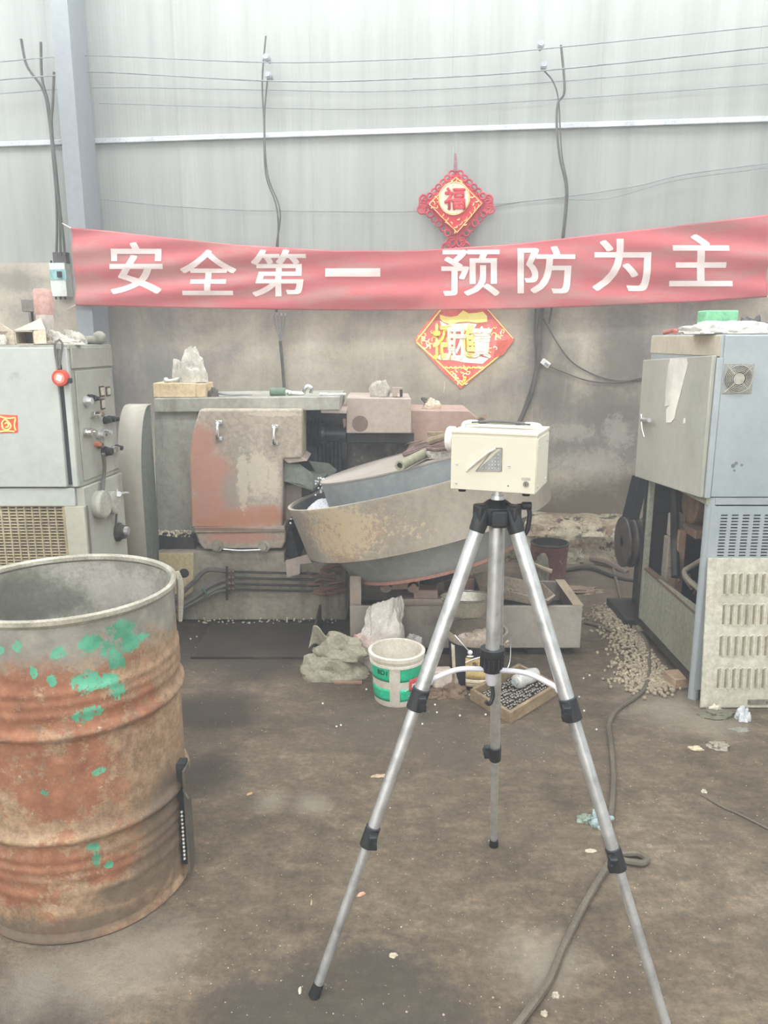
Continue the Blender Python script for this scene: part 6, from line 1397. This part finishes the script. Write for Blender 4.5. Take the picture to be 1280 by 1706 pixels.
dd = (wc - wb2).normalized() * .9 + Vector((.5, 0, 0)) * .3; dd = dd.normalized(); ax, ay = frame(dd)
PBa = Vector((fl(862, 1155).x - .012, wa.lerp(wc, .5).y + .02, .062))
MB().lathe([(0, -.0), (.022, 0), (.031, .010), (.033, .03), (.030, .05), (.033, .065), (.033, .115), (.028, .135), (0, .137)], PBa, 32, ax, ay, dd, wob=lambda a, z: 1 + .05 * math.sin(3 * a + z * 60)).build('bottle_body', mat('cloudy_plastic', (206, 204, 198), (190, 186, 178), scale=12, rough=.25, bump=.15, alpha=.9), pbt)
MB().lathe([(0, -.012), (.014, -.012), (.016, 0), (0, .001)], PBa, 20, ax, ay, dd).build('bottle_mouth', mat('cap_grey', (170, 174, 170), bump=0), pbt)

# ------------------------------------------------------------------ background bucket and tool behind the tank
RB_ = fl(918, 972); rbk = thing('red_barrel', (RB_.x, RB_.y + .12, 0), 'dark red rusty bucket standing behind the right end of the tank', 'bucket')
rbc = Vector((at(915, 930, RB_.y + .14).x, RB_.y + .14, 0)); rr = .118; rh = at(915, 903, RB_.y + .14).z
MB().lathe([(0, 0), (rr * .92, 0), (rr, rh - .06), (rr + .004, rh - .055), (rr + .004, rh - .01)], rbc, 40).build('shell', mat('dark_red_paint', (124, 80, 72), (96, 64, 58), (150, 112, 100), scale=7, bump=.2, spots=(((180, 170, 156), 14, .60, .68, .6, 1),)), rbk)
MB().lathe([(rr + .004, rh - .012), (rr + .009, rh - .006), (rr + .006, rh), (rr - .004, rh), (rr - .006, rh - .05), (0, rh - .05)], rbc, 40).build('dark_rim', M_dark, rbk)
a, b_ = fl(872, 965), fl(922, 985)
tag(MB().tube([at(880, 936, TY + TD + .12), at(902, 946, TY + TD + .05), at(920, 952, TY + TD + .02)], .013, 8).build('wooden_stick', mat('pale_stick', (176, 162, 138), bump=.2)), 'pale wooden stick leaning behind the tank beside the red bucket', 'stick')
tag(MB().lump((at(895, 960, TY + TD + .10).x, TY + TD + .12, 0), (.20, .14, .30), 121, .4, 2.0, 60, 40).build('tarpaulin', mat('grey_green_tarp', (126, 124, 108), (100, 98, 86), (150, 148, 132), scale=7, bump=.4)), 'crumpled grey-green tarpaulin behind the tank', 'tarpaulin')
tag(MB().lump((fl(975, 985).x - .06, fl(975, 985).y, 0), (.3, .12, .02), 123, .5, 3).build('flat_board', mat('brown_board', (138, 118, 98), bump=.3)), 'flat brown piece of board on the floor right of the red bucket', 'board')

# ------------------------------------------------------------------ spilled balls right of the tank, brick, cable
random.seed(21)
spill = [(1040, 1045, 26, 14), (1060, 1070, 26, 14), (1075, 1095, 24, 14), (1062, 1120, 26, 10), (1085, 1140, 26, 9), (1020, 1025, 20, 8), (1105, 1130, 18, 8)]
def inside_cab(P): return P.x > XL + .02 and P.y < RY + RD
pr2 = None; q = MB(); n1 = 0; n2 = 0
cand = []
for k in range(1900):
    c = random.choice(spill); x, y = random.gauss(c[0], c[2] * .85), random.gauss(c[1], c[3] * 1.1); P = fl(x, y)
    if inside_cab(P) or P.y < RY - .1 and P.x > RX - .05 or (tx0 < P.x < tx1 + .03 and P.y > TY - .02): continue
    h_ = 0
    for cc in spill[:5]:
        h_ = max(h_, math.exp(-((x - cc[0]) / 22) ** 2 - ((y - cc[1]) / 12) ** 2))
    cand.append((y, P, h_))
cand.sort(key=lambda t: -t[0])
near = cand[:140]
for y, P, h_ in near:
    r_ = .0085
    if pr2 is None: pr2 = one_ball('dusty_ball', P, r_, M_dustball, 'small dusty steel ball spilled on the floor beside the machine cabinet', 'spilled balls by the machine cabinet')
    else: cp_obj(pr2, P)
for y, P, h_ in cand[140:]:
    q.ball(P + Vector((0, 0, .006 + h_ * .012 * random.random())), random.uniform(.0065, .009), 7, 5)
tag(q.build('ball_spill', M_dustball, kind='stuff'), 'heap of dusty beige balls spilled on the floor between tank and cabinet', 'balls')
bp0 = fl(1137, 1148); tag(MB().box(bp0 + Vector((.0, .05, .026)), (.10, .10, .052), rz(.2)).build('red_brick', mat('worn_brick', (168, 142, 118), (146, 120, 98), (190, 170, 148), scale=9, bump=.4), bevel=.006), 'worn orange brick under the corner of the machine cabinet', 'brick')
# floor cable
M_fc = mat('muddy_cable', (100, 92, 78), (82, 75, 64), scale=10, bump=.2)
def fcable(name, pts, r, label, m=M_fc, k=8): return tag(MB().tube([fl(x, y) + Vector((0, 0, r)) for x, y in pts], r, 8, k).build(name, m), label, 'cable')
fcable('floor_cable', [(1022, 950), (1035, 1000), (1050, 1040), (1075, 1068), (1082, 1100), (1074, 1150), (1030, 1185), (1015, 1210), (1018, 1240), (1022, 1300), (1018, 1360), (1012, 1400)], .010, 'long muddy cable winding over the floor from the pulley to the right tripod leg')
fcable('floor_cable', [(1012, 1400), (1030, 1426), (1060, 1427), (1077, 1436), (1070, 1443), (1045, 1440), (1022, 1436), (1005, 1460), (975, 1510), (940, 1580), (915, 1640), (880, 1690), (850, 1730)], .010, 'muddy cable with a small loop running off the bottom beside the right tripod leg')
fcable('thin_wire', [(1170, 1326), (1200, 1344), (1240, 1362), (1290, 1388)], .0035, 'thin wire on the floor at the right edge')
fcable('floor_cable', [(975, 1040), (1000, 1046), (1022, 1056)], .009, 'short cable stub on the floor right of the tank')

# ------------------------------------------------------------------ small litter
def scrap(name, px, py, w_, d_, h_, c, label, cat='litter', sd=1, rot=0, amp=.5, **kw):
    P = fl(px, py); return tag(MB().lump((P.x, P.y, 0), (w_, d_, h_), 200 + sd, amp, 2.4, 36, 20, rot=rot).build(name, mat('scrap_%02d' % sd, c, bump=.2, **kw)), label, cat)
scrap('crushed_bottle', 1000, 1372, .075, .06, .035, (152, 170, 170), 'crushed clear blue plastic bottle behind the right tripod leg', 'bottle', 1, rough=.2)
scrap('crushed_bottle_neck', 975, 1367, .045, .03, .018, (140, 154, 136), 'crushed greenish plastic piece left of the right tripod leg', 'plastic', 2, rough=.3)
scrap('plastic_wrapper', 1196, 1244, .07, .05, .018, (150, 140, 124), 'crumpled clear wrapper on the floor right of the cable', 'wrapper', 3, rough=.3)
scrap('food_scraps', 1160, 1248, .05, .025, .008, (206, 190, 160), 'pale scraps beside the clear wrapper', 'scraps', 4)
scrap('wet_rag', 1197, 1192, .15, .07, .022, (110, 108, 88), 'dark green-grey rag lying at the foot of the louvred panel', 'rag', 5)
scrap('white_scrap', 1190, 1187, .05, .02, .03, (214, 206, 188), 'white crumpled scrap on the dark rag', 'scrap', 6)
scrap('paper_cup', 1238, 1198, .055, .05, .045, (206, 208, 210), 'crushed white paper cup right of the dark rag', 'cup', 7, rough=.4)
scrap('glass_shards', 1232, 1216, .07, .03, .006, (140, 140, 128), 'flat greyish plastic piece in front of the crushed paper cup', 'plastic', 8)
scrap('wood_chip', 631, 1294, .045, .016, .008, (190, 166, 136), 'pale wood chip on the floor beside the left tripod leg', 'wood chip', 9, .1)
scrap('yellow_leaf', 416, 1323, .022, .010, .004, (204, 172, 116), 'tiny yellowish leaf scrap on the floor right of the drum', 'leaf', 10, .6)
scrap('cigarette_end', 602, 1491, .026, .010, .008, (214, 168, 140), 'pinkish cigarette end on the floor under the left tripod leg', 'cigarette end', 11, .5, .2)
scrap('tan_splinter', 519, 1504, .004, .022, .003, (186, 168, 134), 'thin tan splinter on the floor left of the left tripod leg', 'splinter', 12, 0, .2)
scrap('white_butt', 500, 1651, .008, .020, .007, (206, 198, 182), 'white cigarette butt beside the left tripod foot', 'cigarette end', 13, 0, .2)
scrap('pale_chip', 655, 1592, .018, .014, .006, (196, 184, 160), 'small pale chip right of the left tripod foot', 'chip', 14)
scrap('pale_pebble', 1173, 1320, .018, .012, .010, (204, 196, 180), 'pale pebble at the end of the thin wire', 'pebble', 15)
scrap('pale_crumbs', 985, 1418, .028, .014, .004, (196, 184, 164), 'pale crumbs behind the lower clamp of the right tripod leg', 'crumbs', 16)
scrap('round_stone', 925, 1660, .014, .012, .010, (196, 188, 168), 'small round stone left of the cable at the bottom edge', 'stone', 17)
scrap('broken_chip', 907, 1690, .014, .012, .008, (190, 180, 160), 'broken chip at the bottom edge left of the cable', 'chip', 18)
random.seed(33); q = MB()
keep = [(DC.x, DC.y, DR + .02)]
for k in range(1100):
    x, y = random.uniform(280, 1280), 1060 + 640 * random.random() ** 1.3
    P = fl(x, y)
    if (P.x - DC.x) ** 2 + (P.y - DC.y) ** 2 < (DR + .02) ** 2: continue
    r_ = random.uniform(.0008, .0022) * (1.6 if random.random() < .05 else 1); q.ball(P + Vector((0, 0, r_ * .4)), r_, 5, 4, (1, random.uniform(.5, 1.3), .6))
tag(q.build('floor_grit', mat('floor_grit', (176, 164, 142), (128, 116, 98), (214, 204, 186), scale=40, bump=0), kind='stuff'), 'fine pale grit scattered over the workshop floor', 'grit')
q = MB()
for k in range(70):
    P = fl(random.gauss(430, 70), random.uniform(1050, 1072)) if k < 40 else fl(random.uniform(470, 1000), random.uniform(1120, 1220)); q.octa(P + Vector((0, 0, .005)), .0055)
tag(q.build('stray_balls', M_wb, kind='stuff'), 'stray shiny balls scattered in front of machine and tank', 'balls')
